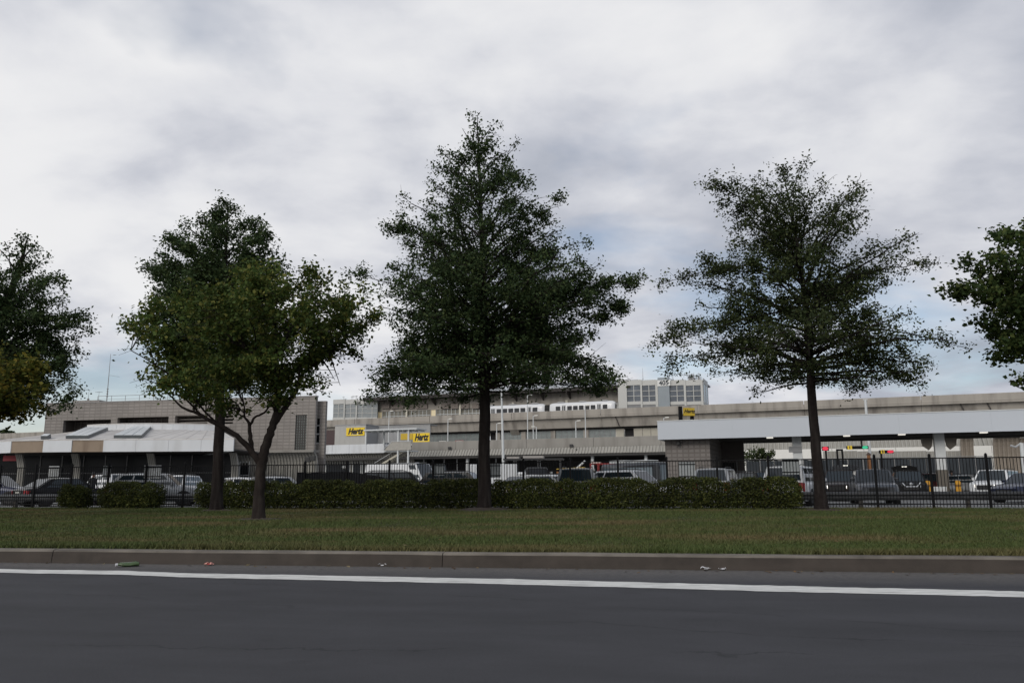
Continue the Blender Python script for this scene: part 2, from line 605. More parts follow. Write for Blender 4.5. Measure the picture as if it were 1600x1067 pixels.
# --- painted edge line, 4 mm above the asphalt
mline = M('road paint', (0.66, 0.66, 0.63), 0.7, 0.10, 9.0, dirt=((0.17, 0.165, 0.16), (2.2, 22.0, 1), 0.8))
top = [(-300, 886.5), (0, 889), (195, 891.8), (300, 895.5), (500, 899), (800, 904.5), (1200, 914.8), (1600, 924), (1900, 931)]
bot = [(-300, 892), (0, 894.8), (195, 898), (300, 902.3), (500, 906.5), (800, 913), (1200, 923.8), (1600, 933), (1900, 940.5)]
ml = MB()
def interp(tab, u):
    return float(np.interp(u, [a for a, _ in tab], [b for _, b in tab]))
us = list(range(-300, 1901, 20))
rl = random.Random(3)
tp = [gp(u, interp(top, u) + rl.uniform(-.35, .35), 0) for u in us]; bp_ = [gp(u, interp(bot, u) + rl.uniform(-.35, .35), 0) for u in us]
for i in range(len(us) - 1):
    q = [bp_[i], bp_[i + 1], tp[i + 1], tp[i]]
    ml.quad(*[(p.x, p.y, 0.004) for p in q])
props(ml.build('road_edge_line', mline), kind='structure')

# --- kerb in separate cast lengths
mkerb = M('kerb concrete', (0.155, 0.138, 0.116), 0.9, 0.28, 3.0, bump=0.006, bscale=50, dirt=((0.045, 0.038, 0.033), (0.8, 3, 6.0), 0.8))
mkface = M('grimy shaded kerb face', (0.050, 0.041, 0.034), 0.92, 0.3, 3.0, bump=0.006, bscale=50, dirt=((0.062, 0.050, 0.042), (0.5, 3, 8.0), 0.7))  # grime colour, darkened further so the face stays shaded against the top
kroot = thing('kerb', None, None, K0, KROT); del_ = [kroot.pop(k, None) for k in ('label', 'category')]
kroot['kind'] = 'structure'
def kerb_len(x0, x1, j):
    g = 0.006
    prof = [(0.0, -0.1), (0.035, 0.165), (0.05, 0.185), (0.075, 0.195), (0.20, 0.20), (0.20, -0.1)]
    mb = MB()
    nseg = 8
    rings = []
    rr = random.Random(j)
    for i in range(nseg + 1):
        x = x0 + g + (x1 - x0 - 2 * g) * i / nseg
        rings.append([(x, y + (rr.uniform(-.004, .004) if 0 < z < .19 else 0), z + (rr.uniform(-.004, .004) if z > 0.1 else 0)) for y, z in prof])
    mb.loft(rings)
    for i_, f_ in enumerate(mb.f):          # face below the rounded arris: grime, plus shade painted in as darker colour
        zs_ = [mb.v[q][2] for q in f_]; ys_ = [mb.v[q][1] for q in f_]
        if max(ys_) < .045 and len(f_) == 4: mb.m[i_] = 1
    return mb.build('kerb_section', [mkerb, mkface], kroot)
def k_s(u, v=866):
    p = gp(u, v, 0.12)
    return (p - K0).dot(KD)
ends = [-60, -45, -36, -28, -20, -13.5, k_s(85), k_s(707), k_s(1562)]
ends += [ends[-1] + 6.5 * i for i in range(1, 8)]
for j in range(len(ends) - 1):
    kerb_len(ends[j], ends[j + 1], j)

# --- lawn
def lawn_mat():
    m = bpy.data.materials.new('lawn soil and grass'); m.use_nodes = True
    t = m.node_tree; b = t.nodes['Principled BSDF']; b.inputs['Roughness'].default_value = 0.9
    b.inputs['Specular IOR Level'].default_value = 0.1
    tcn = t.nodes.new('ShaderNodeTexCoord')
    n = t.nodes.new('ShaderNodeTexNoise'); n.inputs['Scale'].default_value = 0.45; n.inputs['Detail'].default_value = 7
    t.links.new(tcn.outputs['Object'], n.inputs[0])
    r = t.nodes.new('ShaderNodeValToRGB')
    r.color_ramp.elements[0].position = .35; r.color_ramp.elements[0].color = (0.030, 0.040, 0.014, 1)
    r.color_ramp.elements[1].position = .68; r.color_ramp.elements[1].color = (0.075, 0.060, 0.030, 1)
    t.links.new(n.outputs[0], r.inputs[0]); t.links.new(r.outputs[0], b.inputs['Base Color'])
    return m
lv = MB()
def lawn_pt(s, t):
    a = K(s, 0.195); f = FP(s * 1.02, 0.35)
    p = a.lerp(f, t)
    h = 0.012 * math.sin(s * 0.7 + t * 9) + 0.01 * math.sin(s * 1.9 - t * 14) if 0 < t < 1 else 0
    return (p.x, p.y, LAWN - 0.006 + h)
SS = [(-90 + 180 * i / 120) for i in range(121)]
TT = [i / 16 for i in range(17)]
for i in range(120):
    for j in range(16):
        lv.quad(lawn_pt(SS[i], TT[j]), lawn_pt(SS[i + 1], TT[j]), lawn_pt(SS[i + 1], TT[j + 1]), lawn_pt(SS[i], TT[j + 1]))
props(lv.build('lawn', lawn_mat(), smooth=True), kind='structure')

def mound(u, v, r, h, seed):
    p = gp(u, v, LAWN); rr = random.Random(seed); n = 22
    mb = MB(); rings = []
    ph = [rr.uniform(0, 6.28) for _ in range(3)]
    def wob(t): return 1 + .12 * math.sin(3 * t + ph[0]) + .08 * math.sin(5 * t + ph[1])
    for f, z in ((1, -.02), (.8, h * .35), (.5, h * .8), (.2, h)):
        rings.append([(r * f * wob(2 * PI * i / n) * math.cos(2 * PI * i / n), r * f * wob(2 * PI * i / n) * math.sin(2 * PI * i / n), z + (rr.uniform(-.012, .012) if f < 1 else 0)) for i in range(n)])
    mb.loft(rings)
    o = mb.build('soil_mound', M('bare soil', (0.050, 0.036, 0.026), .95, .35, 9, bump=.02, bscale=25), None, smooth=60, loc=(p.x, p.y, LAWN))
    props(o, kind='structure')
mound(757, 797, 1.15, .11, 1); mound(404, 812, .75, .05, 2); mound(1284, 797, .7, .06, 3); mound(338, 798, .7, .07, 4)

# --- parking lot and everything paved behind the fence
mlot = M('lot asphalt', (0.17, 0.17, 0.165), 0.85, 0.15, 0.25, bump=0.004, bscale=60, dirt=((0.09, 0.09, 0.09), (0.3, 0.6, 1), 0.6))
q = [FP(-150, 0.36, LOT), FP(150, 0.36, LOT), FP(150, 0.36, LOT) + Vector((60, 330, 0)), FP(-150, 0.36, LOT) + Vector((-160, 270, 0))]
props(MB().quad(*q).build('parking_lot', mlot), kind='structure')
mstall = M('stall paint', (0.6, 0.6, 0.58), 0.7, 0.1)
sm = MB()
for i in range(-9, 12):
    p = FP(i * 2.9, 3.2, LOT + .004); d = FN * 5.2; e_ = FD * 0.1
    sm.quad(p, p + e_, p + e_ + d, p + d)
props(sm.build('stall_lines', mstall), kind='structure')

# --- grass blades
def grass():
    rng = np.random.default_rng(5)
    N = 330000
    # denser near the kerb
    t = rng.random(N) ** 1.25
    s = rng.uniform(-1, 1, N)
    smax = 10 + 20 * t
    s = s * smax
    a0 = np.array(K(0, 0.205)); kd = np.array(KD); f0 = np.array(FP(0, 0.30)); fd = np.array(FD)
    A = a0 + s[:, None] * kd; B = f0 + (s * 1.02)[:, None] * fd
    P = A + (B - A) * t[:, None]
    def wav(x, y):
        return (np.sin(x * 0.9 + 1.3 * np.sin(y * 0.5)) + np.sin(y * 1.3 + 1.1 * np.sin(x * 0.37)) + np.sin(x * 0.31 - y * 0.7)) / 3
    cl = wav(P[:, 0], P[:, 1])
    h = (0.045 + 0.03 * rng.random(N)) * (1.0 + 0.35 * cl)
    edge = t < 0.03
    h[edge] *= 1.25
    wd = 0.007 + 0.006 * rng.random(N)
    ang = rng.uniform(0, 2 * np.pi, N)
    dx = np.stack([np.cos(ang), np.sin(ang), np.zeros(N)], 1)
    lean = rng.normal(0, 0.5, (N, 2)) * h[:, None]
    P[:, 2] = LAWN - 0.008
    tip = P + np.stack([lean[:, 0], lean[:, 1], h], 1)
    V = np.empty((N * 3, 3)); V[0::3] = P - dx * wd[:, None]; V[1::3] = P + dx * wd[:, None]; V[2::3] = tip
    polys = np.arange(N * 3).reshape(N, 3)
    m = bpy.data.materials.new('grass blades'); m.use_nodes = True
    tr = m.node_tree; b = tr.nodes['Principled BSDF']; b.inputs['Roughness'].default_value = 0.7
    b.inputs['Specular IOR Level'].default_value = 0.2
    g = tr.nodes.new('ShaderNodeNewGeometry')
    r1 = tr.nodes.new('ShaderNodeValToRGB'); e = r1.color_ramp.elements
    e[0].color = (0.060, 0.084, 0.025, 1); e[1].color = (0.098, 0.112, 0.038, 1)
    x = r1.color_ramp.elements.new(.55); x.color = (0.058, 0.082, 0.022, 1)
    tr.links.new(g.outputs['Random Per Island'], r1.inputs[0])
    tcn = tr.nodes.new('ShaderNodeTexCoord')
    n = tr.nodes.new('ShaderNodeTexNoise'); n.inputs['Scale'].default_value = 0.4; n.inputs['Detail'].default_value = 6
    mp = tr.nodes.new('ShaderNodeMapping'); mp.inputs['Scale'].default_value = (0.45, 1.0, 1)
    tr.links.new(tcn.outputs['Object'], mp.inputs[0])
    tr.links.new(mp.outputs[0], n.inputs[0])
    mr = tr.nodes.new('ShaderNodeMapRange'); mr.inputs['From Min'].default_value = .47; mr.inputs['From Max'].default_value = .66
    mr.inputs['To Max'].default_value = 0.8
    tr.links.new(n.outputs[0], mr.inputs[0])
    mz = tr.nodes.new('ShaderNodeMix'); mz.data_type = 'RGBA'
    tr.links.new(mr.outputs[0], mz.inputs[0]); tr.links.new(r1.outputs[0], mz.inputs[6]); mz.inputs[7].default_value = (0.150, 0.110, 0.055, 1)
    tr.links.new(mz.outputs[2], b.inputs['Base Color'])
    o = put('grass', raw_mesh('grass', V, polys, m, 3))
    props(o, 'short mown grass with straw patches covering the verge', 'grass', kind='stuff')
grass()

# --- fallen leaves in the gutter and along the lawn edge
def litter_leaves():
    rng = random.Random(8)
    mb = MB()
    for i in range(210):
        s = rng.uniform(-11, 10)
        if i < 90:
            n = -abs(rng.gauss(0.05, 0.16)) - 0.02; z = 0.006
        else:
            n = 0.3 + abs(rng.gauss(0, 4)); z = LAWN + 0.05
        c = K(s, n, z); a = rng.uniform(0, 6.28); l = rng.uniform(.018, .05); w_ = l * rng.uniform(.4, .8)
        e1 = Vector((math.cos(a), math.sin(a), rng.uniform(-.25, .3))); e2 = Vector((-math.sin(a), math.cos(a), rng.uniform(-.2, .4)))
        mb.add([c - e1 * l, c + e2 * w_ * .7, c + e1 * l, c - e2 * w_ * .7 + Vector((0, 0, .008))], [(0, 1, 2), (0, 2, 3)])
    m = M_leaf('dry leaf', (0.10, 0.055, 0.025), (0.16, 0.10, 0.05), (0.20, 0.17, 0.10), 0.1)
    props(mb.build('fallen_leaves', m, fix=False), 'dry brown leaves scattered in the gutter and on the grass', 'leaves', kind='stuff')
litter_leaves()
# ================================================================== TREES
mbark = M('oak bark', (0.017, 0.013, 0.012), 0.95, 0.35, 6.0, bump=0.04, bscale=16, spec=.2, dirt=((0.040, 0.035, 0.032), (7, 7, .9), .8))
mbark2 = M('smooth bark', (0.021, 0.016, 0.014), 0.92, 0.3, 5.0, bump=0.025, bscale=18, spec=.2, dirt=((0.045, 0.038, 0.033), (8, 8, 1.5), .7))
leaf_oak = M_leaf('oak leaf', (0.034, 0.058, 0.026), (0.052, 0.082, 0.032), (0.078, 0.102, 0.036), .3)
leaf_oak2 = M_leaf('thin oak leaf', (0.032, 0.048, 0.020), (0.050, 0.068, 0.026), (0.080, 0.092, 0.034), .3)
leaf_orn = M_leaf('broad leaf', (0.050, 0.084, 0.024), (0.082, 0.120, 0.030), (0.170, 0.165, 0.040), 0.33)
leaf_yel = M_leaf('turning leaf', (0.060, 0.080, 0.018), (0.125, 0.135, 0.028), (0.26, 0.20, 0.035), 0.4)
leaf_map = M_leaf('maple leaf', (0.032, 0.056, 0.020), (0.054, 0.084, 0.026), (0.100, 0.120, 0.036), .35)
leaf_hedge = M_leaf('hedge leaf', (0.026, 0.034, 0.012), (0.056, 0.070, 0.019), (0.115, 0.118, 0.031), 0.15)

def leaves_mesh(name, P, rng, size, mat, aspect=0.62, up=0.55, spread=1.0):
    """one small folded leaf (two triangles-quads) per point"""
    N = len(P)
    nrm = rng.normal(0, 1, (N, 3)) * spread; nrm[:, 2] += up * 2
    nrm /= np.linalg.norm(nrm, axis=1)[:, None] + 1e-9
    rv = rng.normal(0, 1, (N, 3))
    e1 = np.cross(nrm, rv); e1 /= np.linalg.norm(e1, axis=1)[:, None] + 1e-9
    e2 = np.cross(nrm, e1)
    l = (size * (0.6 + 0.8 * rng.random(N)))[:, None] * 0.5
    w_ = l * aspect
    V = np.empty((N * 4, 3))
    V[0::4] = P - e1 * l
    V[1::4] = P + e2 * w_ + e1 * l * 0.15 + nrm * l * 0.25
    V[2::4] = P + e1 * l
    V[3::4] = P - e2 * w_ - e1 * l * 0.1 + nrm * l * 0.25
    a = np.arange(N)[:, None] * 4
    tri = np.concatenate([a + np.array([[0, 2, 1]]), a + np.array([[0, 3, 2]])], 1).reshape(-1, 3)
    return raw_mesh(name, V, tri, mat, 3)

def tree(name, label, cat, base, Y, trunk, prof, nb, nleaf, seed, leafmat, bark, lsize=0.17, rise=(-0.25, 1.0), extra=(), limbs=None,
         shell=(0.55, 1.0), twig=0.42, puff=1.0, clump=.9, dfac=1.0, group=None, sub=1.0, power=0.8, flat=0.40, zp=.135, aspect=.62):
    """trunk: (u, v, radius) up the stem; prof: (v, uL, uR) outline at the tree's own distance"""
    rng = np.random.default_rng(seed); rr = random.Random(seed)
    b0 = base
    root = thing(name, label, cat, b0, 0, group)
    def loc(u, v, dy=0.0):
        p = at(u, v, Y)
        return Vector((p.x - b0.x, p.y - b0.y + dy, p.z - b0.z))
    T = [(loc(u, v), r) for u, v, r in trunk]
    T[0] = (Vector((T[0][0].x, T[0][0].y, -0.12)), T[0][1])
    tz = [p.z for p, _ in T]
    def tr_at(z):
        return Vector((float(np.interp(z, tz, [p.x for p, _ in T])), float(np.interp(z, tz, [p.y for p, _ in T])), z))
    def tr_r(z):
        return float(np.interp(z, tz, [r for _, r in T]))
    pz = []; pl_ = []; pr = []
    for v, uL, uR in sorted(prof, key=lambda q: -q[0]):
        a, c = loc(uL, v), loc(uR, v)
        pz.append(a.z); pl_.append(a.x); pr.append(c.x)
    zmin, zmax = pz[0], pz[-1]
    mid = [(c - a) / 2 for a, c in zip(pl_, pr)]
    k = np.ones(3) / 3
    midS = np.convolve(np.pad(mid, 1, mode='edge'), k, 'valid')
    def rad(phi, z):
        cx = tr_at(z).x
        Lr = max(0.05, cx - float(np.interp(z, pz, pl_))); Rr = max(0.05, float(np.interp(z, pz, pr)) - cx)
        m = float(np.interp(z, pz, midS)) * dfac
        c = math.cos(phi)
        side = Rr if c > 0 else Lr
        # radius giving the wanted silhouette to the sides, the mean depth front and back
        return side * abs(c) + m * (1 - abs(c))
    # trunk
    tm = MB()
    P = [p for p, _ in T]; Rr_ = [r for _, r in T]
    pts = []; rads = []
    for i in range(len(P) - 1):
        n = 5
        for j in range(n):
            t = j / n
            pts.append(P[i].lerp(P[i + 1], t) + Vector((rr.uniform(-.02, .02), rr.uniform(-.02, .02), 0)) * (i > 0)); rads.append(Rr_[i] + (Rr_[i + 1] - Rr_[i]) * t)
    pts.append(P[-1]); rads.append(Rr_[-1])
    rads[0] *= 1.38
    if len(rads) > 2: rads[1] *= 1.07
    tm.tube(pts, rads, 12)
    skel = [(pts[i], rads[i]) for i in range(len(pts))]
    for lb in (limbs or []):
        lp = [(loc(u, v, dy), r) for u, v, r, dy in lb]
        pp = []; rd = []
        for i in range(len(lp) - 1):
            for j in range(4):
                t = j / 4
                pp.append(lp[i][0].lerp(lp[i + 1][0], t) + Vector((rr.uniform(-.02, .02), rr.uniform(-.02, .02), rr.uniform(-.02, .02)))); rd.append(lp[i][1] + (lp[i + 1][1] - lp[i][1]) * t)
        pp.append(lp[-1][0]); rd.append(lp[-1][1])
        tm.tube(pp, rd, 9)
        skel += list(zip(pp, rd))
    tm.build('trunk', bark, root, smooth=50)
    bm_ = MB()
    seg = []                                                   # twig segments carrying leaves
    def grow(o, tip, r0, lvl_sub):
        h = Vector((tip.x - o.x, tip.y - o.y, 0)); L = (tip - o).length
        if L < 0.15: return
        n = max(4, int(L / 0.5))
        arch = 0.07 * L * rr.uniform(0.2, 1.6)
        pp = []
        for i in range(n + 1):
            t = i / n
            p = o.lerp(tip, t); p.z += arch * math.sin(PI * t)
            if 0 < i < n: p += Vector((rr.gauss(0, .03), rr.gauss(0, .03), rr.gauss(0, .03))) * min(1.5, L * .4)
            pp.append(p)
        bm_.tube(pp, [max(0.006, r0 * (1 - i / n) ** .9 + 0.006) for i in range(n + 1)], 5, caps=False)
        for i in range(int(n * 0.35), n):
            seg.append((pp[i], pp[i + 1], 1.0))
        hd = h.normalized() if h.length > .05 else Vector((rr.uniform(-1, 1), rr.uniform(-1, 1), 0)).normalized()
        side = 1
        ns = max(3, int(L / 0.30 * sub))
        for q in range(ns):
            t = 0.22 + 0.78 * (q + rr.random()) / ns
            side = -side
            i = min(n - 1, int(t * n)); p = pp[i].lerp(pp[i + 1], t * n - i)
            a = side * R(rr.uniform(28, 78))
            d = Vector((hd.x * math.cos(a) - hd.y * math.sin(a), hd.x * math.sin(a) + hd.y * math.cos(a), rr.gauss(0.16, flat))).normalized()
            ls = twig * (0.35 + 1.1 * (1 - t)) * min(L, 3.4) * rr.uniform(.5, 1.15)
            e = p + d * ls
            zz = min(max(e.z, zmin), zmax); c = tr_at(zz)
            ph = math.atan2(e.y - c.y, e.x - c.x); rm = rad(ph, zz) * 1.04
            rh = math.hypot(e.x - c.x, e.y - c.y)
            if rh > rm:
                f = rm / rh
                e = Vector((c.x + (e.x - c.x) * f, c.y + (e.y - c.y) * f, e.z))
            e.z = min(max(e.z, zmin - .15 + rr.uniform(-.1, .1)), zmax)
            md = p.lerp(e, .5) + Vector((0, 0, rr.uniform(-.02, .08) * ls))
            bm_.tube([p, md, e], [max(.005, r0 * .28), .006, .003], 3, caps=False)
            seg.append((p.lerp(md, .4), md, 0.8)); seg.append((md, e, 1.2))
    ga = 2.399963
    # area weighted heights
    zs = np.linspace(zmin, zmax, 200); wt = np.array([np.interp(z, pz, midS) ** 1.0 + 0.2 for z in zs]); cum = np.cumsum(wt); cum /= cum[-1]
    for i in range(nb):
        zt = float(np.interp((i + rr.random()) / nb, cum, zs))
        ph = i * ga + rr.uniform(-.35, .35)
        rel = (zt - zmin) / (zmax - zmin)
        rt = rad(ph, zt) * rr.uniform(*shell)
        c = tr_at(zt)
        tip = Vector((c.x + rt * math.cos(ph), c.y + rt * math.sin(ph), zt))
        if limbs:
            best = min(skel, key=lambda s_: (s_[0] - tip).length + 2.2 * max(0, s_[0].z - tip.z + 0.25 * rt) + (4 if s_[0].z < zmin * .75 else 0))
            o = best[0]; r0 = min(0.05, best[1] * .5)
        else:
            slope = rise[0] + (rise[1] - rise[0]) * rel ** power
            zo = min(max(zt - slope * rt, zmin * 0.94), tz[-1] - .1)
            o = tr_at(zo); r0 = min(tr_r(zo) * .5, 0.012 + 0.011 * rt)
        grow(o, tip, r0, 1)
    for uo, vo, ue, ve, dy in extra:
        o = loc(uo, vo); o = tr_at(o.z) if not limbs else o
        n0 = len(seg)
        grow(o, loc(ue, ve, dy), 0.035, 1)
        for q in range(n0, len(seg)): seg[q] = (seg[q][0], seg[q][1], seg[q][2] * 1.9)
    for i in range(len(pts) - 1):
        if pts[i].z > zmin + (zmax - zmin) * .72: seg.append((pts[i], pts[i + 1], 2.5))
    bm_.build('branches', bark, root, fix=False)
    A = np.array([s_[0] for s_ in seg]); Bv = np.array([s_[1] for s_ in seg])
    ln = np.linalg.norm(Bv - A, axis=1) * np.array([s_[2] for s_ in seg]) * np.exp(rng.normal(0, clump, len(seg)))
    # leaves sit in rosettes of about a dozen along the twigs
    ncl = nleaf // 17
    ic = rng.choice(len(seg), ncl, p=ln / ln.sum()); tcl = rng.random(ncl)
    w_c = np.exp(rng.normal(0, .5, ncl)); own = rng.choice(ncl, nleaf, p=w_c / w_c.sum())
    idx = ic[own]; t = tcl[own][:, None]
    Pp = A[idx] + (Bv[idx] - A[idx]) * t + rng.normal(0, 1, (nleaf, 3)) * np.array([.148, .148, zp]) * puff
    put('crown', leaves_mesh('crown', Pp, rng, lsize, leafmat, aspect), root)
    return root

OG = 'oaks along the verge'
# central oak
b1 = gp(757, 797, LAWN)
tree('oak_tree', 'tallest dark oak with a pointed crown in front of the hedge, at mid picture', 'tree', b1, b1.y,
     [(757, 797, .255), (757, 720, .225), (757, 600, .20), (756, 480, .15), (752, 350, .09), (747, 240, .04), (746, 182, .012)],
     [(628, 570, 690), (612, 563, 960), (598, 560, 985), (575, 585, 955), (550, 600, 940), (520, 560, 935), (495, 555, 965), (470, 575, 985), (435, 552, 1004), (415, 590, 930),
      (385, 580, 915), (360, 588, 905), (330, 592, 885), (310, 622, 868), (290, 640, 850), (268, 676, 815), (235, 688, 812), (210, 718, 790), (190, 728, 770), (170, 738, 752)],
     165, 108000, 11, leaf_oak, mbark, 0.118, (-0.12, 1.15), group=OG,
     extra=((757, 500, 1003, 437, -.6), (757, 520, 978, 600, -.4), (757, 540, 562, 632, -.5), (757, 500, 552, 432, -.3), (757, 470, 985, 470, .8), (757, 560, 640, 640, -1.2), (757, 540, 900, 596, -1), (757, 540, 590, 612, .6), (757, 550, 610, 628, -.8), (757, 545, 940, 612, .4), (757, 550, 860, 600, -.7), (757, 520, 575, 590, 0), (757, 480, 990, 460, -1.2), (757, 500, 960, 500, .4), (757, 510, 975, 485, -.2), (757, 490, 940, 450, .9), (757, 560, 580, 622, .5), (757, 550, 962, 588, .5), (757, 550, 960, 606, -1), (757, 560, 600, 600, -1), (757, 530, 930, 530, .2), (752, 330, 690, 236, .2), (752, 320, 806, 232, -.2), (751, 300, 812, 268, .5), (751, 290, 682, 268, -.4), (755, 420, 592, 345, .3), (755, 415, 880, 318, .2), (757, 440, 912, 382, -.4), (748, 250, 722, 198, .2), (748, 250, 775, 205, 0), (750, 280, 740, 215, -.5), (752, 320, 760, 250, -.8)))
# thin-leaved oak to the right
b2 = gp(1284, 797, LAWN)
tree('oak_tree', 'open crowned oak with spreading tiers, in front of the guard rail beside the toll canopy', 'tree', b2, b2.y,
     [(1284, 797, .225), (1277, 720, .18), (1268, 620, .155), (1262, 520, .12), (1250, 400, .07), (1232, 310, .03), (1222, 262, .010)],
     [(612, 1165, 1410), (590, 1110, 1450), (575, 1060, 1462), (550, 1018, 1500), (530, 1022, 1450), (500, 1060, 1400), (470, 1100, 1385), (440, 1035, 1395), (425, 1045, 1420), (405, 1110, 1478), (385, 1150, 1440), (360, 1090, 1380),
      (340, 1082, 1395), (318, 1090, 1375), (300, 1095, 1330), (282, 1090, 1305), (268, 1160, 1280), (252, 1205, 1240)],
     115, 64000, 23, leaf_oak2, mbark, 0.105, (-0.12, 0.85), group=OG, shell=(0.45, 1.0), puff=1.05,
     extra=((1262, 480, 1020, 545, -.5), (1262, 520, 1505, 548, -.4), (1262, 450, 1478, 405, .5), (1260, 430, 1033, 437, .3), (1265, 540, 1022, 578, .3), (1265, 560, 1450, 605, .2), (1240, 360, 1092, 283, 0), (1262, 500, 1060, 505, 1.0)))
# oak behind the ornamental tree
b3 = gp(338, 798, LAWN)
tree('oak_tree', 'dark oak with a straight trunk standing behind the crooked little tree', 'tree', b3, b3.y,
     [(338, 798, .24), (341, 720, .205), (344, 620, .18), (346, 500, .14), (352, 400, .07), (356, 314, .012)],
     [(610, 262, 455), (560, 240, 470), (520, 205, 480), (480, 225, 470), (450, 212, 450), (420, 208, 455), (400, 202, 440), (385, 238, 446), (365, 232, 430), (345, 285, 412), (325, 318, 378), (306, 346, 362)],
     110, 70000, 37, leaf_oak, mbark, 0.12, (-0.10, 0.95), group=OG)
# oak cut by the left edge
b4 = gp(-45, 800, LAWN)
tree('oak_tree', 'dark oak cut by the picture edge, over the striped pavilion canopy', 'tree', b4, b4.y,
     [(-45, 800, .42), (-42, 700, .33), (-30, 600, .28), (0, 500, .20), (30, 420, .09), (45, 368, .015)],
     [(640, -150, 80), (612, -190, 142), (590, -200, 95), (565, -190, 118), (545, -170, 128), (520, -165, 105), (495, -150, 142), (470, -130, 112), (445, -110, 92), (420, -80, 95), (395, -40, 82), (375, -5, 68), (366, 30, 55)],
     105, 56000, 41, leaf_oak, mbark, 0.12, (-0.05, 0.95), group=OG, extra=((-20, 560, 140, 612, -.4), (-10, 520, 142, 497, -.5), (-25, 580, 115, 640, 0)))
# ornamental tree
b5 = gp(404, 812, LAWN)
tree('crooked_tree', 'crooked low-forking tree with light green leaves, its trunk nearest the kerb', 'tree', b5, b5.y,
     [(404, 812, .20), (405, 770, .155), (408, 730, .145), (414, 700, .135), (424, 672, .115), (433, 645, .10), (432, 600, .075), (432, 540, .045), (428, 470, .02)],
     [(632, 240, 372), (622, 215, 385), (608, 200, 400), (595, 200, 420), (580, 200, 440), (560, 196, 480), (545, 198, 545), (530, 200, 590), (505, 215, 600), (480, 235, 610), (462, 262, 600), (445, 300, 560), (430, 330, 520), (415, 420, 500), (408, 445, 485)],
     160, 37000, 53, leaf_orn, mbark2, 0.105, shell=(0.35, 1.04), clump=1.0, puff=.85, dfac=.85, twig=.5, flat=.3, aspect=.75,
     extra=((500, 525, 534, 604, -.2), (490, 548, 520, 592, .3), (505, 530, 572, 565, 0), (470, 560, 470, 620, -.4), (432, 600, 400, 640, -.4), (450, 600, 500, 610, .5), (374, 640, 340, 640, .3), (428, 640, 440, 628, .6)),
     limbs=([(406, 722, .105, 0), (392, 702, .085, -.1), (375, 682, .07, -.25), (348, 664, .06, -.4), (318, 648, .045, -.5), (298, 640, .03, -.6), (270, 610, .015, -.7)],
            [(394, 704, .075, 0), (388, 680, .06, .15), (384, 660, .045, .3), (376, 650, .03, .35), (374, 630, .018, .4)],
            [(385, 664, .045, .3), (392, 652, .035, .3), (408, 642, .03, .35), (416, 628, .022, .45), (418, 605, .012, .5)],
            [(428, 662, .10, 0), (442, 640, .08, .1), (458, 610, .065, .25), (470, 580, .05, .35), (482, 555, .035, .4), (500, 520, .02, .5)],
            [(432, 600, .05, 0), (405, 560, .04, -.3), (370, 520, .03, -.6), (320, 490, .015, -.8)],
            [(470, 580, .035, .3), (505, 560, .025, .0), (545, 530, .015, -.2)],
            [(432, 560, .04, 0), (450, 500, .03, .6), (470, 440, .012, .9)],
            [(345, 662, .03, -.4), (300, 600, .022, -1.0), (240, 560, .012, -1.4)]))
# turning tree at the left edge
b6 = gp(-70, 812, LAWN)
tree('turning_tree', 'low tree turning yellow-brown, cut by the picture edge in front of the dark oak', 'tree', b6, b6.y,
     [(-70, 812, .18), (-68, 740, .14), (-60, 670, .12), (-55, 600, .07), (-50, 545, .02)],
     [(650, -130, 45), (635, -170, 58), (615, -190, 68), (595, -200, 78), (575, -190, 72), (555, -170, 45), (540, -130, 25), (530, -90, 5)],
     100, 20000, 61, leaf_yel, mbark2, 0.13, shell=(0.4, 1.0), twig=.5, rise=(.1, .9), aspect=.75)
# maple cut by the right edge
b7 = gp(1715, 800, LAWN)
tree('maple_tree', 'broad leaved tree cut by the picture edge, over the far end of the elevated railway', 'tree', b7, b7.y,
     [(1715, 800, .26), (1708, 700, .21), (1700, 600, .17), (1690, 500, .12), (1670, 400, .06), (1655, 320, .015)],
     [(602, 1640, 1780), (590, 1588, 1800), (560, 1600, 1830), (545, 1552, 1860), (525, 1545, 1860), (510, 1560, 1860), (480, 1490, 1860), (455, 1482, 1850), (435, 1486, 1840), (412, 1496, 1820), (390, 1520, 1800), (372, 1512, 1790), (355, 1512, 1770), (338, 1535, 1740), (326, 1565, 1700)],
     85, 27000, 71, leaf_map, mbark2, 0.15, (0.0, 0.8), flat=.14, aspect=.8, extra=((1700, 520, 1484, 457, -.3), (1700, 560, 1550, 545, -.5), (1700, 620, 1590, 596, -.2), (1690, 480, 1492, 412, -.4)))

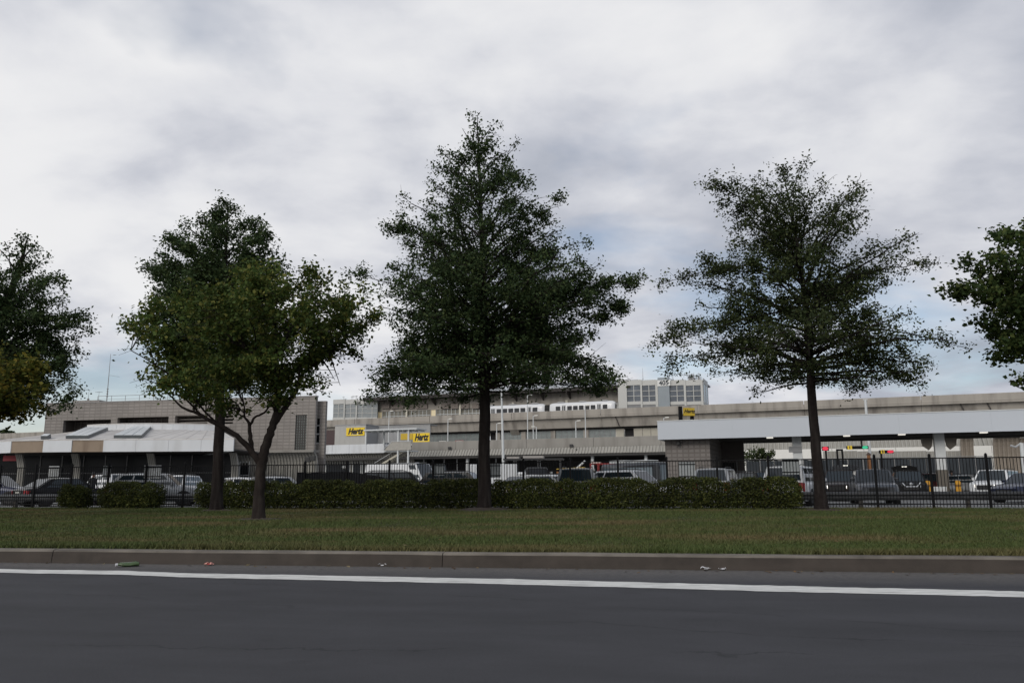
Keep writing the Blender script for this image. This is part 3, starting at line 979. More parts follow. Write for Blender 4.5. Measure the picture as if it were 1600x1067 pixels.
# ================================================================== HEDGE AND SHRUBS
def leafy_box(root, L, D, H, nleaf, seed, size=0.075, round_=0.35, mat=None):
    """clipped hedge body: leaves in a lumpy rounded box, x along, y across, z up"""
    rng = np.random.default_rng(seed)
    n = nleaf * 3
    P = np.stack([rng.uniform(-L / 2, L / 2, n), rng.uniform(-D / 2, D / 2, n), rng.uniform(0.05, H, n)], 1)
    x, y, z = P.T
    lump = 0.10 * np.sin(x * 2.1 + seed) + 0.07 * np.sin(x * 4.7 + z * 3) + 0.06 * np.sin(x * 9.1 + y * 5 + z * 6)
    hz = H - 0.10 + lump * 0.8
    # signed distance to a rounded box
    qx = np.abs(x) - (L / 2 - round_ - .08) ; qy = np.abs(y) - (D / 2 - round_ - .08 + lump * .7); qz = np.abs(z - hz / 2) - (hz / 2 - round_)
    sd = np.sqrt(np.maximum(qx, 0) ** 2 + np.maximum(qy, 0) ** 2 + np.maximum(qz, 0) ** 2) + np.minimum(np.maximum(qx, np.maximum(qy, qz)), 0) - round_
    sd += rng.normal(0, .035, n)
    keep = (sd < 0.04) & ((sd > -0.20) | (rng.random(n) < 0.22)) & (rng.random(n) < np.clip(z / 0.18, 0.3, 1))
    P = P[keep][:nleaf]
    put('foliage', leaves_mesh('foliage', P, rng, size, mat or leaf_hedge, .6, up=.35), root)
    st = MB(); rr = random.Random(seed)
    for i in range(max(5, int(L * 3))):
        bx = -L / 2 + .25 + (L - .5) * (i + rr.random()) / max(5, int(L * 3)); by = rr.uniform(-.18, .18) * D
        for k in range(3):
            st.tube([(bx, by, -.05), (bx + rr.uniform(-.15, .15), by + rr.uniform(-.15, .15), H * .4), (bx + rr.uniform(-.35, .35), by + rr.uniform(-.3, .3), H * .85)], [.02, .014, .006], 4, caps=False)
    st.build('stems', mbark2, root, fix=False)
def hedge_thing(name, label, cat, u0, u1, n, D, H, nleaf, seed, group=None):
    s0, s1 = f_s(u0, n), f_s(u1, n)
    root = thing(name, label, cat, FP((s0 + s1) / 2, n, LAWN - .01), FROT, group)
    leafy_box(root, s1 - s0, D, H, nleaf, seed)
    return root
hedge_thing('hedge', 'long clipped hedge with olive tips running along the black fence', 'hedge', 312, 1254, -1.05, 1.25, 1.20, 95000, 3)
hedge_thing('shrub', 'small round clipped shrub before the black sedan', 'shrub', 97, 142, -1.1, 1.2, 1.12, 6500, 5, 'round shrubs left of the hedge')
hedge_thing('shrub', 'wide clipped shrub between the small round one and the hedge', 'shrub', 163, 254, -1.1, 1.4, 1.18, 12000, 9, 'round shrubs left of the hedge')

# ================================================================== BLACK PICKET FENCE
mblk = M('black powder coat', (0.008, 0.008, 0.009), 0.65, 0.1, spec=0.12)
FT = 2.06
froot = thing('picket_fence', 'long black steel picket fence between the verge and the parking lot', 'fence', FP(0, 0, LAWN), FROT)
FH = FT - LAWN
post_me = MB().box(-.04, .04, -.04, .04, -.1, FH + .10).lathe([(.0, FH + .16), (.035, FH + .13), (.055, FH + .10)], 4).mesh('post', mblk)
s_a, s_b = f_s(-90), f_s(1690)
posts = []
s_ = f_s(1545)
while s_ > s_a:
    posts.append(s_); s_ -= 1.93
posts.append(posts[0] + 1.93); posts.append(posts[0] + 3.86); posts.sort()
for s_ in posts:
    put('post', post_me, froot, loc=(s_, 0, 0))
rail_me = MB().box(.042, 1.93 - .042, -.018, .018, -.02, .02).mesh('rail', mblk)
for s_ in posts[:-1]:
    for zz in (FH - .02, FH - .17 if False else .16):
        put('rail', rail_me, froot, loc=(s_, 0, zz))
pk = MB().box(-.0095, .0095, -.0095, .0095, .05, FH - .042).mesh('picket', mblk)
pks = []
for s_ in posts[:-1]:
    for i in range(1, 17):
        pks.append(s_ + 1.93 * i / 17)
pks.sort(key=lambda q: (FP(q) - EYE).length)
for q in pks[:300]:
    put('picket', pk, froot, loc=(q, 0, 0))
pm = MB()
for q in pks[300:]:
    pm.box(q - .0095, q + .0095, -.0095, .0095, .05, FH - .042)
props(pm.build('pickets', mblk, froot), kind='stuff')
# boards hung on the fence, behind the pickets
mboard = M('board white', (0.62, 0.64, 0.65), 0.5, 0.06)
mboardg = M('board grey', (0.36, 0.39, 0.40), 0.5, 0.08)
def board(u0, u1, vt, vb, label, mat):
    uc = (u0 + u1) / 2
    s0, s1 = f_s(u0, .05), f_s(u1, .05)
    Yc = FP((s0 + s1) / 2, .05).y
    zt, zb = at(uc, vt, Yc).z, at(uc, vb, Yc).z
    w_, h = s1 - s0, zt - zb
    r = thing('fence_board', label, 'notice board', FP((s0 + s1) / 2, .05, zb), FROT, 'blank boards hung on the fence')
    MB().box(-w_ / 2, w_ / 2, 0, .008, 0, h).build('panel', mat, r)
    for zz in (h * .15, h * .85):
        MB().box(-w_ / 2 - .02, w_ / 2 + .02, -.034, -.001, zz - .015, zz + .015).build('clip_bar', mblk, r)
for u0, u1, vt, vb, lab, mt in ((74, 90, 728, 748, 'narrow white board on the fence, above the black sedan trunk', mboard),
        (159, 172, 728, 746, 'narrow white board on the fence above the gap between the two round shrubs', mboard),
        (223, 250, 727, 747, 'wide white board on the fence above the wider shrub', mboard),
        (533, 543, 725, 733, 'smallest white board on the fence, just above the black windscreen', mboard),
        (678, 694, 724, 743, 'grey-white board on the fence next to the white panel van', mboardg),
        (762, 782, 724, 746, 'pale board on the fence against the trunk of the tallest tree', mboardg),
        (1062, 1087, 721, 748, 'grey board on the fence in front of the block wall room', mboardg),
        (1224, 1250, 716, 741, 'grey board on the fence before the white minivan', mboardg)):
    board(u0, u1, vt, vb, lab, mt)
# black windscreen cloth on the fence
s0, s1 = f_s(463, .03), f_s(600, .03)
r = thing('fence_screen', 'long black cloth screen tied low along the fence above the hedge', 'screen', FP((s0 + s1) / 2, .04, LAWN), FROT)
mcl = M('black cloth', (0.010, 0.011, 0.014), 0.9, 0.3, 5)
mb = MB(); L = s1 - s0; n = 40
for i in range(n):
    xa, xb = -L / 2 + L * i / n, -L / 2 + L * (i + 1) / n
    ya, yb = .02 * math.sin(i * 1.3), .02 * math.sin((i + 1) * 1.3)
    za, zb = (1.50 + .015 * math.sin(i * .9)) * (1 - .16 * max(0, (i - 25) / 15)), (1.50 + .015 * math.sin((i + 1) * .9)) * (1 - .16 * max(0, (i - 24) / 15))
    mb.quad((xa, ya, .5), (xb, yb, .5), (xb, yb, zb), (xa, ya, za)); mb.quad((xa, ya + .012, za), (xb, yb + .012, zb), (xb, yb + .012, .5), (xa, ya + .012, .5))
mb.build('cloth', mcl, r, fix=False)
mb = MB().tube([(-L / 2, 0, 1.51), (L * .12, 0, 1.51), (L / 2, 0, 1.27)], .012, 6)
mb.build('top_cable', mblk, r)

# ================================================================== GUARD RAIL
mgalv = M('weathered steel rail', (0.085, 0.088, 0.092), 0.5, 0.25, 2.0, metal=0.4)
gn = 0.95
groot = thing('guard_rail', 'low steel guard rail just behind the picket fence', 'guard rail', FP(0, gn, LOT), FROT)
prof = [(0, .32), (-.05, .36), (-.08, .42), (-.05, .46), (0, .48), (-.05, .50), (-.08, .54), (-.05, .60), (0, .64)]
gs0, gs1 = f_s(-90, gn), f_s(1690, gn)
mb = MB()
nseg = int((gs1 - gs0) / 3.81)
for i in range(nseg + 1):
    x0 = gs0 + i * 3.81; x1 = x0 + 3.80
    b = MB()
    b.loft([[(x, y - .08, z) for y, z in prof] + [(x, y - .076, z) for y, z in prof[::-1]] for x in (x0, x1)])
    b.build('rail_beam', mgalv, groot, fix=True)
gpost = MB().box(-.07, .07, -.06, .10, -.1, .68).mesh('post', M('rail post', (0.06, 0.055, 0.05), 0.8, 0.3))
for s_ in np.arange(f_s(1510, gn) - 3.81 * 11, gs1, 1.905 * 2):
    put('post', gpost, groot, loc=(float(s_), 0, 0))
# ================================================================== BUILDINGS
mconc = M('precast concrete', (0.275, 0.262, 0.238), 0.85, 0.12, 0.25, dirt=((0.15, 0.135, 0.12), (0.5, 0.5, 0.08), 0.55))
mconc2 = M('guideway concrete', (0.345, 0.318, 0.28), 0.85, 0.14, 0.12, dirt=((0.12, 0.105, 0.095), (0.5, 0.5, 0.06), 0.7))
mconc3 = M('fluted concrete', (0.31, 0.30, 0.272), 0.85, 0.12, 0.3)
mwhite = M('white panel', (0.62, 0.64, 0.66), 0.5, 0.05, 0.4, dirt=((0.42, 0.42, 0.41), (0.7, 0.7, 0.12), 0.45))
mtan = M('bare tan panel', (0.27, 0.21, 0.155), 0.8, 0.12, 0.8, dirt=((0.17, 0.12, 0.085), (1.2, 1.2, 0.25), 0.7))
mroofw = M('white metal roof', (0.52, 0.50, 0.475), 0.55, 0.10, 0.6, dirt=((0.30, 0.28, 0.26), (0.8, 0.4, 0.8), 0.6))
msky = M('skylight panel', (0.50, 0.54, 0.56), 0.25, 0.08, 0.8)
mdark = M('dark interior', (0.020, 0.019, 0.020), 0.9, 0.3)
mdarkw = M('dark glazing', (0.014, 0.016, 0.019), 0.25, 0.2, 1.0, spec=.2)
msteelw = M('white steel', (0.58, 0.60, 0.60), 0.5, 0.08)
mgrayw = M('grey panel', (0.30, 0.305, 0.31), 0.7, 0.08, 0.5)
mblock = M_block('block wall', (0.275, 0.252, 0.232), (0.205, 0.186, 0.170), 0.80, 0.40)
mblock2 = M_block('block wall near', (0.225, 0.205, 0.190), (0.16, 0.143, 0.13), 0.40, 0.30)
mglass = M('window glass', (0.10, 0.125, 0.14), 0.08, 0.15, 1.2)
mglassg = M('grey green glass', (0.20, 0.225, 0.22), 0.15, 0.18, 1.0)
myel = M('sign yellow', (0.80, 0.56, 0.02), 0.5, 0.04)
myeld = M('sign yellow weathered', (0.52, 0.36, 0.03), 0.6, 0.08)
mink = M('sign black', (0.012, 0.012, 0.012), 0.6, 0)
mrail = M('thin grey steel', (0.22, 0.22, 0.22), 0.5, 0.1)

# ---- left block building
O = Fr(300, 100, 11)
def box_part(fr, root, name, mat, u0, u1, vt, vb, y0, y1, z0=None, bevel=0):
    yc = min(y0, y1)
    x0, x1 = fr.x(u0, yc, vt), fr.x(u1, yc, vt)
    zt = fr.z((u0 + u1) / 2, vt, yc); zb = fr.z((u0 + u1) / 2, vb, yc) if z0 is None else z0
    return MB().box(x0, x1, y0, y1, zb, zt).build(name, mat, root, bevel=bevel)
ob = thing('office_building', 'wide grey block building with deep slot windows behind the striped pavilion', 'building', O.o, -O.a)
ox0, ox1, oz = O.x(71, 0, 650), O.x(493, 0, 650), O.z(300, 625)
holes = []
for u0, u1, vt, vb in ((99, 173, 656, 690), (183, 263, 651.5, 690), (273, 324, 649, 668), (340, 364, 645.5, 662)):
    holes.append((O.x(u0, 0, 660), O.x(u1, 0, 660), O.z((u0 + u1) / 2, vb), O.z((u0 + u1) / 2, vt)))
gb = (O.x(461, 0, 676), O.x(478.5, 0, 676), O.z(470, 704), O.z(470, 648))
holes.append(gb)
mb = MB(); panel_wall(mb, ox0, ox1, 0, oz, holes, 0, .5)
mb.box(ox0, ox0 + .5, .5, 26, 0, oz); mb.slab([(ox1, .5, 0), (ox1 - 12.5, 26, 0), (ox1 - 12.5, 26, oz), (ox1, .5, oz)], (-.5, 0, 0)); mb.box(ox0 + .5, ox1 - 13, 25.5, 26, 0, oz)
mb.build('wall', mblock, ob)
MB().box(ox0 + .5, ox1 - 13, .5, 25.5, oz - 1.0, oz - .7).build('roof', mgrayw, ob)
MB().box(ox0 - .06, ox1 + .06, -.06, .56, oz, oz + .14).build('coping', M('coping', (0.25, 0.24, 0.235), .7), ob)
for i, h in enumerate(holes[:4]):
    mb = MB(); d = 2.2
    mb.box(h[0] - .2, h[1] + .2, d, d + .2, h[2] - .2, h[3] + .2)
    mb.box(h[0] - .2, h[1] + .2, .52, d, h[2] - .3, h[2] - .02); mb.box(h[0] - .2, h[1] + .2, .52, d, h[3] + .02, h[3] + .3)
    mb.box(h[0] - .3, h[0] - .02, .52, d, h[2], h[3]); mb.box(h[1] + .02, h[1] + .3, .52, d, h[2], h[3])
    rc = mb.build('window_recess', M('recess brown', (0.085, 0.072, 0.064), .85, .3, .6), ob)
    mb = MB(); w_ = h[1] - h[0]
    if i < 2:
        # open grille at the back of the slot
        k = int(w_ / .8)
        for j in range(k + 1):
            x = h[0] + w_ * j / k; mb.box(x - .04, x + .04, d - .12, d - .01, h[2], h[3])
        for zz in np.linspace(h[2] + .3, h[3] - .2, 4): mb.box(h[0], h[1], d - .09, d - .02, zz - .03, zz + .03)
    else:
        for zz in np.arange(h[2] + .2, h[3], .42): mb.box(h[0] + .02, h[1] - .02, .06 if i == 3 else .9, .18 if i == 3 else 1.0, zz, zz + .17)
    mb.build('grille', M('grille', (0.17, 0.155, 0.14), .8), rc)
# glass block window
wn = MB().box(gb[0], gb[1], .2, .32, gb[2], gb[3]).build('window', M('glass block', (0.13, 0.145, 0.135), .2, .25, 2.5), ob)
mb = MB(); nx, nz = 5, 14
for i in range(nx + 1):
    x = gb[0] + (gb[1] - gb[0]) * i / nx; mb.box(x - .05, x + .05, .14, .199, gb[2], gb[3])
for j in range(nz + 1):
    z = gb[2] + (gb[3] - gb[2]) * j / nz; mb.box(gb[0], gb[1], .15, .198, z - .05, z + .05)
mb.build('frame', M('glass block joint', (0.055, 0.05, 0.048), .8), wn)
# corner volume, slightly lower, with the tall narrow window
cx0, cx1 = ox1 - 3.0, O.x(508.5, 1.2, 650); cz = O.z(500, 626.5, 1.2)
nh = (O.x(492.6, 1.2, 670), O.x(499.2, 1.2, 670), O.z(496, 693, 1.2), O.z(496, 653.5, 1.2))
mb = MB(); panel_wall(mb, cx0, cx1, 0, cz, [nh], 1.2, 1.7); mb.slab([(cx1, 1.7, 0), (cx1 - 5, 12, 0), (cx1 - 5, 12, cz), (cx1, 1.7, cz)], (-.4, 0, 0)); mb.build('corner_wall', mblock, ob)
wn = MB().box(nh[0], nh[1], 1.45, 1.52, nh[2], nh[3]).build('window', mdarkw, ob)
mb = MB()
for zz in (nh[2], nh[2] + (nh[3] - nh[2]) * .36, nh[2] + (nh[3] - nh[2]) * .70): mb.box(nh[0], nh[1], 1.38, 1.44, zz, zz + .14)
mb.build('frame', msteelw, wn)
# fluted base with a coved head
def cove(z0, z1, out, zc=None):
    p = [(0, z0)]
    zc = zc if zc is not None else z0 + (z1 - z0) * .55
    for i in range(7):
        t = i / 6 * PI / 2
        p.append((-out * (1 - math.cos(t)), zc + (z1 - zc) * math.sin(t)))
    return p
fx0, fx1 = O.x(352, -1.5, 720), O.x(490, -1.5, 720); fz1 = O.z(430, 707, -1.5)
dx0, dx1 = O.x(377, -.4, 730), O.x(391, -.4, 730)
x = fx0; wdt = (fx1 - fx0) / 4
for k in range(4):
    fluted(MB(), x + .01, x + wdt - .01, [(a - .35, b) for a, b in cove(0.1, fz1, 1.3)], .42, .16).build('fluted_panel', mconc3, ob); x += wdt
MB().box(fx0, fx1, -1.6, -.02, fz1 + .01, fz1 + .28).build('ledge', mconc, ob)
dr = MB().box(dx0, dx1, -.62, -.56, .15, 3.9).build('door', mdarkw, ob)
MB().box(dx0 - .1, dx0, -.7, -.55, .15, 4).box(dx1, dx1 + .1, -.7, -.55, .15, 4).box(dx0 - .1, dx1 + .1, -.7, -.55, 4.0, 4.12).box(dx0, dx1, -.69, -.63, 2.4, 2.5).build('frame', msteelw, dr)
# plant room, railings and aerials on its roof
box_part(O, ob, 'plant_room', mblock, 113, 155, 625.5, 640, 4, 9)
mb = MB()
xs = np.linspace(O.x(150, .6, 625), O.x(492, .6, 620), 16)
for x in xs: mb.tube([(x, .9, oz), (x, .9, oz + .95)], .03, 5)
mb.tube([(xs[0], .9, oz + .95), (xs[-1], .9, oz + .95)], .03, 5); mb.tube([(xs[0], .9, oz + .5), (xs[-1], .9, oz + .5)], .02, 5)
mb.build('roof_railing', mrail, ob)
def mast(fr, u, vt, vb, y, r, label, extra=None):
    x, zt = fr.pl(u, vt, y); zb = fr.z(u, vb, y)
    t = thing('roof_aerial', label, 'aerial', fr.w(x, y, zb), -fr.a, 'aerials on the roofs')
    h = zt - zb
    mb = MB().tube([(0, 0, -.3), (0, 0, h * .25), (0, 0, h)], [r, r * .8, r * .35], 6)
    mb.build('mast', mrail, t)
    mb = MB()
    if extra == 'dipole':
        for k in range(4): mb.tube([(0, 0, h * (.10 + .05 * k)), (.01, 0, h * (.115 + .05 * k))], r * 1.9, 6)
        mb.tube([(-.05, 0, h * .55), (1.9, -.3, h * .50)], .015, 4)
    elif extra == 'yagi':
        mb.tube([(-.5, 0, h * .96), (.5, 0, h * .96)], .02, 4)
        for k in range(5): mb.tube([(-.4 + .2 * k, -.25, h * .96), (-.4 + .2 * k, .25, h * .96)], .012, 4)
    else:
        mb.box(-.1, .1, -.1, .1, 0, .3)
    mb.build('fittings', mrail, t)
mast(O, 173, 553, 627, 3, .07, 'tall whip mast rising high over the grey block building', 'dipole')
mast(O, 139, 611, 626, 5, .04, 'short aerial on the plant room of the block building', None)
mast(O, 155, 612, 628, 5, .04, 'small comb aerial beside the plant room of the block building', 'yagi')

# ---- striped pavilion with the white cone roof
V = Fr(200, 80, 0)
pv = thing('pavilion', 'low round pavilion with white metal roof and white and tan fascia', 'building', V.o, -V.a)
zT, zB = V.z(200, 687.5), V.z(200, 705.5)
bu = [(-95, 13), (-70, 8), (-30, 4), (17, 1.2), (67, .3), (112, 0), (161, 0), (212, 0), (263, 0), (314, 0), (365, 0)]
bp2 = []
for u, y in bu:
    bp2.append((V.x(u, y, 697), y))
for i in range(len(bp2) - 1):
    (xa, ya), (xb, yb) = bp2[i], bp2[i + 1]
    g = .012
    d = Vector((xb - xa, yb - ya, 0)); L = d.length; d /= L
    a_, b_ = Vector((xa, ya, 0)) + d * g, Vector((xb, yb, 0)) - d * g
    nrm = Vector((-d.y, d.x, 0)) * .18
    pro = Vector((0, 0, 0))
    is_t = i in (3, 5)
    if is_t: nrm = nrm; pro = Vector((-d.y, d.x, 0)) * .07
    MB().slab([a_ + pro + Vector((0, 0, zB)), b_ + pro + Vector((0, 0, zB)), b_ + pro + Vector((0, 0, zT)), a_ + pro + Vector((0, 0, zT))], nrm).build('fascia_panel', mtan if is_t else mwhite, pv)
    MB().slab([a_ + Vector((0, 0, zT + .005)), b_ + Vector((0, 0, zT + .005)), b_ + Vector((0, 0, zT + .07)), a_ + Vector((0, 0, zT + .07))], nrm * 1.3).build('drip_edge', mroofw, pv)
xr = bp2[-1][0]
MB().slab([(xr - .01, .19, zB), (xr - 7.5, 12, zB), (xr - 7.5, 12, zT), (xr - .01, .19, zT)], (-.18, 0, 0)).build('fascia_panel', mwhite, pv)
# ring drum
ry = 13.0
rx0, rx1 = V.x(120, ry, 668), V.x(327, ry, 668)
rz0, rz1 = V.z(220, 672, ry), V.z(220, 662.5, ry)
def ring_y(x):
    t = (x - (rx0 + rx1) / 2) / ((rx1 - rx0) / 2)
    return ry + 2.2 * t * t
n = 14
for i in range(n):
    x0 = rx0 + (rx1 - rx0) * i / n; x1 = rx0 + (rx1 - rx0) * (i + 1) / n
    MB().slab([(x0 + .01, ring_y(x0), rz0 - .6), (x1 - .01, ring_y(x1), rz0 - .6), (x1 - .01, ring_y(x1), rz1), (x0 + .01, ring_y(x0), rz1)], (0, .25, 0)).build('drum_panel', mwhite, pv)
pts = [(rx0 + (rx1 - rx0) * i / n) for i in range(n + 1)]
MB().slab([(x, ring_y(x) + .01, rz1 + .01) for x in pts] + [(rx1, ry + 8, rz1 + .01), (rx0, ry + 8, rz1 + .01)], (0, 0, .12)).build('drum_lid', mroofw, pv)
# roof sheets between seams (fascia line -> drum foot)
ex = [(-110, 14)] + bu
efx = np.array([V.x(u, y, 687) for u, y in bu]); efy = np.array([y for _, y in bu])
n = 24
def eave(t):
    x = efx[0] + (efx[-1] - efx[0]) * t
    return Vector((x, float(np.interp(x, efx, efy)) + .22, zT + .05))
def head(t):
    x = rx0 - 1.0 + (rx1 + .6 - rx0 + 1.0) * t
    return Vector((x, ring_y(min(max(x, rx0), rx1)) - .02, rz0))
for i in range(n):
    a, b = i / n, (i + 1) / n
    q = [eave(a) + Vector((.03, 0, 0)), eave(b) - Vector((.03, 0, 0)), head(b) - Vector((.02, 0, 0)), head(a) + Vector((.02, 0, 0))]
    MB().slab(q, (0, .03, .06)).build('roof_sheet', mroofw, pv)
mb = MB()
for i in range(n + 1):
    e_, h_ = eave(i / n), head(i / n)
    mb.tube([e_ + Vector((0, 0, .055)), h_ + Vector((0, 0, .055))], .03, 4)
mb.build('roof_seams', M('roof seam', (0.44, 0.42, 0.40), .6), pv)
# end hip to the right
MB().slab([eave(1) + Vector((.02, 0, 0)), Vector((xr - 7.3, 11.9, zT + .05)), head(1) + Vector((.02, 0, 0))], (0, .02, .05)).build('roof_sheet', mroofw, pv)
def onroof(u, v):
    """point of the roof slope under a photo pixel (slope plane through eave and drum foot)"""
    a = V.w(0, .22, zT + .05); nrm = (V.e * 0 + V.f * (rz0 - zT - .05) * -1 + Vector((0, 0, ry - .22)))
    d = ray(u, v); t = (a - EYE).dot(nrm) / d.dot(nrm); p = EYE + d * t - V.o
    return Vector((p.dot(V.e), p.dot(V.f), p.z))
for cs in (((103, 686), (138, 686), (169, 672.5), (134, 672.5)), ((178, 685.3), (222, 685.3), (236, 671.5), (207, 671.5)), ((64, 686.5), (75, 686.5), (80, 683.5), (70, 683.5))):
    q = [onroof(*c) for c in cs]
    up_ = Vector((0, -.12, .35))
    sk = MB().slab([p + Vector((0, 0, .0)) for p in q], up_ * .95).build('skylight', M('skylight frame', (0.09, 0.10, 0.105), .5), pv)
    k = 3 if abs(cs[0][0] - cs[1][0]) > 20 else 1
    for j in range(k):
        a, b = (j + .04) / k, (j + .96) / k
        qq = [q[0].lerp(q[1], a), q[0].lerp(q[1], b), q[3].lerp(q[2], b), q[3].lerp(q[2], a)]
        MB().slab([p + up_ * 1.0 for p in qq], up_ * .12).build('pane', msky, sk)
# soffit, dark shopfront and flared columns
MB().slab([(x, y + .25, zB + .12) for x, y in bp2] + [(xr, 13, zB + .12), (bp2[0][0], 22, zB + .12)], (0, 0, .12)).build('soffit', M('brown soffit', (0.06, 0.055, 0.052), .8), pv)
sx0, sx1 = bp2[0][0] + 2, xr - 3
nf = 14
for i in range(nf):
    x0 = sx0 + (sx1 - sx0) * i / nf; x1 = sx0 + (sx1 - sx0) * (i + 1) / nf
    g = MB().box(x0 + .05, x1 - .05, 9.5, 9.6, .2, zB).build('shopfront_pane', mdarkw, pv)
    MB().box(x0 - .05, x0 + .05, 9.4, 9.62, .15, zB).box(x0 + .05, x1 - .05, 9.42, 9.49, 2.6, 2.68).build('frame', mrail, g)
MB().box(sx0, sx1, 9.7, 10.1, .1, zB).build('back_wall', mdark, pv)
for u in (24, 112, 231, 362):
    xc = V.x(u, 2.5, 725); mb = MB()
    for j in range(4):
        xo = xc - .27 + .18 * j
        pr = [(-.13, 0.1), (-.13, 3.0)]
        rings = []
        for k in range(9):
            t = k / 8
            z = .1 + (zB - .15) * t
            flare = 0 if t < .55 else ((t - .55) / .45) ** 2 * .42
            yo = 3.6 - flare * .9; xx = xo - flare * .45
            rings.append([(xx - .065, yo - .12, z), (xx + .065, yo - .12, z), (xx + .065, yo + .22, z), (xx - .065, yo + .22, z)])
        mb.loft(rings)
    mb.build('column', mconc3, pv)
fxt = thing('canopy_sign', 'dull red shop sign hung under the pavilion canopy by the picture edge', 'sign', V.w(V.x(16, 4, 715), 4, V.z(16, 720, 4)), -V.a)
MB().box(-.75, .75, 0, .15, 0, V.z(16, 711.5, 4) - V.z(16, 720, 4)).build('panel', M('red sign', (0.30, 0.02, 0.03), .5, .1), fxt, bevel=.02)
MB().box(-.6, -.55, .05, .1, .5, 1.2).box(.55, .6, .05, .1, .5, 1.2).build('hanger', mrail, fxt)

# ================================================================== GARAGE (rental building with roof deck)
G = Fr(650, 190, 21)
ga_ = thing('parking_garage', 'long low concrete garage with ribbed band and cars on its roof deck', 'building', G.o, -G.a)
gzT, gzM, gzB = G.z(650, 690.5), G.z(650, 704), G.z(650, 713.5)
joints = [643, 712, 822.5, 927.5, 1033, 1140, 1245, 1345, 1440, 1535, 1640]
for i in range(len(joints) - 1):
    x0, x1 = G.x(joints[i]) + .03, G.x(joints[i + 1]) - .03
    MB().box(x0, x1, 0, .45, gzM, gzT).build('parapet_panel', mconc, ga_, bevel=.03)
    fluted(MB(), x0, x1, [(-.05 - 1.1, gzB), (-.12 - .5, gzB + (gzM - gzB) * .45), (-.02, gzM - .02)], .70, .28).build('fluted_panel', mconc3, ga_)
gx0, gx1 = G.x(643) , G.x(1640)
deckz = gzT - 1.15
MB().box(gx0 - 30, gx1, .5, 26, deckz - .6, deckz).build('roof_deck', M('deck concrete', (0.24, 0.235, 0.225), .8, .1, .3), ga_)
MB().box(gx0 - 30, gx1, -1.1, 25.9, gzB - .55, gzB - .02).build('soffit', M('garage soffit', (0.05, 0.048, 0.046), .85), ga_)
# ground-floor columns, back wall in panels, pale wall to the right
colu = [730, 842, 926, 1010]
for u in colu:
    x = G.x(u, .3, 740); MB().box(x - .28, x + .28, .2, .8, .1, gzB - .55).build('column', msteelw, ga_)
for u in (642, 662, 694, 714, 775, 803):
    x = G.x(u, 1.5, 740); MB().box(x - .12, x + .12, 1.4, 1.64, .1, gzB - .55).build('mullion', mgrayw, ga_)
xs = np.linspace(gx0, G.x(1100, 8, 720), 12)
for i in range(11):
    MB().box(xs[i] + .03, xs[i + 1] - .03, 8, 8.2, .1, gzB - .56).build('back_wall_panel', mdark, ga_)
us_ = [1100, 1150, 1200, 1250, 1300, 1350, 1400, 1450, 1500, 1550, 1600, 1650]
for a, b in zip(us_[:-1], us_[1:]):
    x0, x1 = G.x(a, -1.75, 705), G.x(b, -1.75, 705)
    MB().box(x0 + .03, x1 - .03, -1.75, -1.6, .1, gzB - .03).build('back_wall_panel', M('pale wall', (0.74, 0.73, 0.69), .7, .06), ga_)
# lower fluted wall seen below the toll canopy
for a, b in ((1286, 1340), (1340, 1394), (1394, 1448), (1448, 1503)):
    x0, x1 = G.x(a, -6, 710), G.x(b, -6, 710)
    fluted(MB(), x0 + .02, x1 - .02, [(-6, .1), (-6, G.z((a + b) / 2, 704.5, -6))], .62, .2).build('fluted_panel', mconc3, ga_)
for a, b in ((1501, 1522), (1552, 1594), (1594, 1650)):
    x0, x1 = G.x(a, -9, 710), G.x(b, -9, 710)
    zt = G.z((a + b) / 2, 684, -9)
    fluted(MB(), x0 + .02, x1 - .02, [(p - 9, q) for p, q in cove(.1, zt, 1.6, zt * .4)], .62, .22).build('fluted_panel', M('tan fluted concrete', (0.25, 0.215, 0.175), .85, .15), ga_)
# floodlights on the parapet
for u, v in ((703, 700), (893, 696), (901.5, 703.5), (489, 716), (482, 718)):
    fr_, y0 = (G, -.3) if u > 600 else (O, -2.0)
    pa = ga_ if u > 600 else ob
    x, z = fr_.pl(u, v, y0)
    f_ = MB().box(x - .38, x + .38, y0 - .35, y0, z - .3, z + .3).build('floodlight', M('lamp housing', (0.03, 0.03, 0.03), .6), pa, bevel=.05)
    MB().box(x - .06, x + .06, y0 + .005, y0 + .35, z - .06, z + .06).build('bracket', mrail, f_)
# white fascia part at the left end with coved fluted wall
wx0, wx1 = G.x(493, -1, 700), G.x(600, -1, 700)
wzT, wzB = G.z(545, 694.5, -1), G.z(545, 708.5, -1)
k = 4
for i in range(k):
    x0 = wx0 + (wx1 - wx0) * i / k; x1 = wx0 + (wx1 - wx0) * (i + 1) / k
    MB().box(x0 + .02, x1 - .02, -1, -.6, wzB, wzT).build('white_fascia_panel', mwhite, ga_, bevel=.04)
MB().box(wx0 + .02, wx0 + .4, -.58, 14, wzB, wzT).build('white_fascia_panel', mwhite, ga_)
MB().box(wx0 + .4, wx1, -.58, .5, wzB + .3, wzB + .5).build('soffit', mwhite, ga_)
for i in range(4):
    x0 = wx0 + .6 + (G.x(643) - wx0 - .6) * i / 4; x1 = wx0 + .6 + (G.x(643) - wx0 - .6) * (i + 1) / 4
    fluted(MB(), x0 + .02, x1 - .02, [(p + 1.6, q) for p, q in cove(.1, wzB + .1, 2.2)], .70, .25).build('fluted_panel', mconc3, ga_)
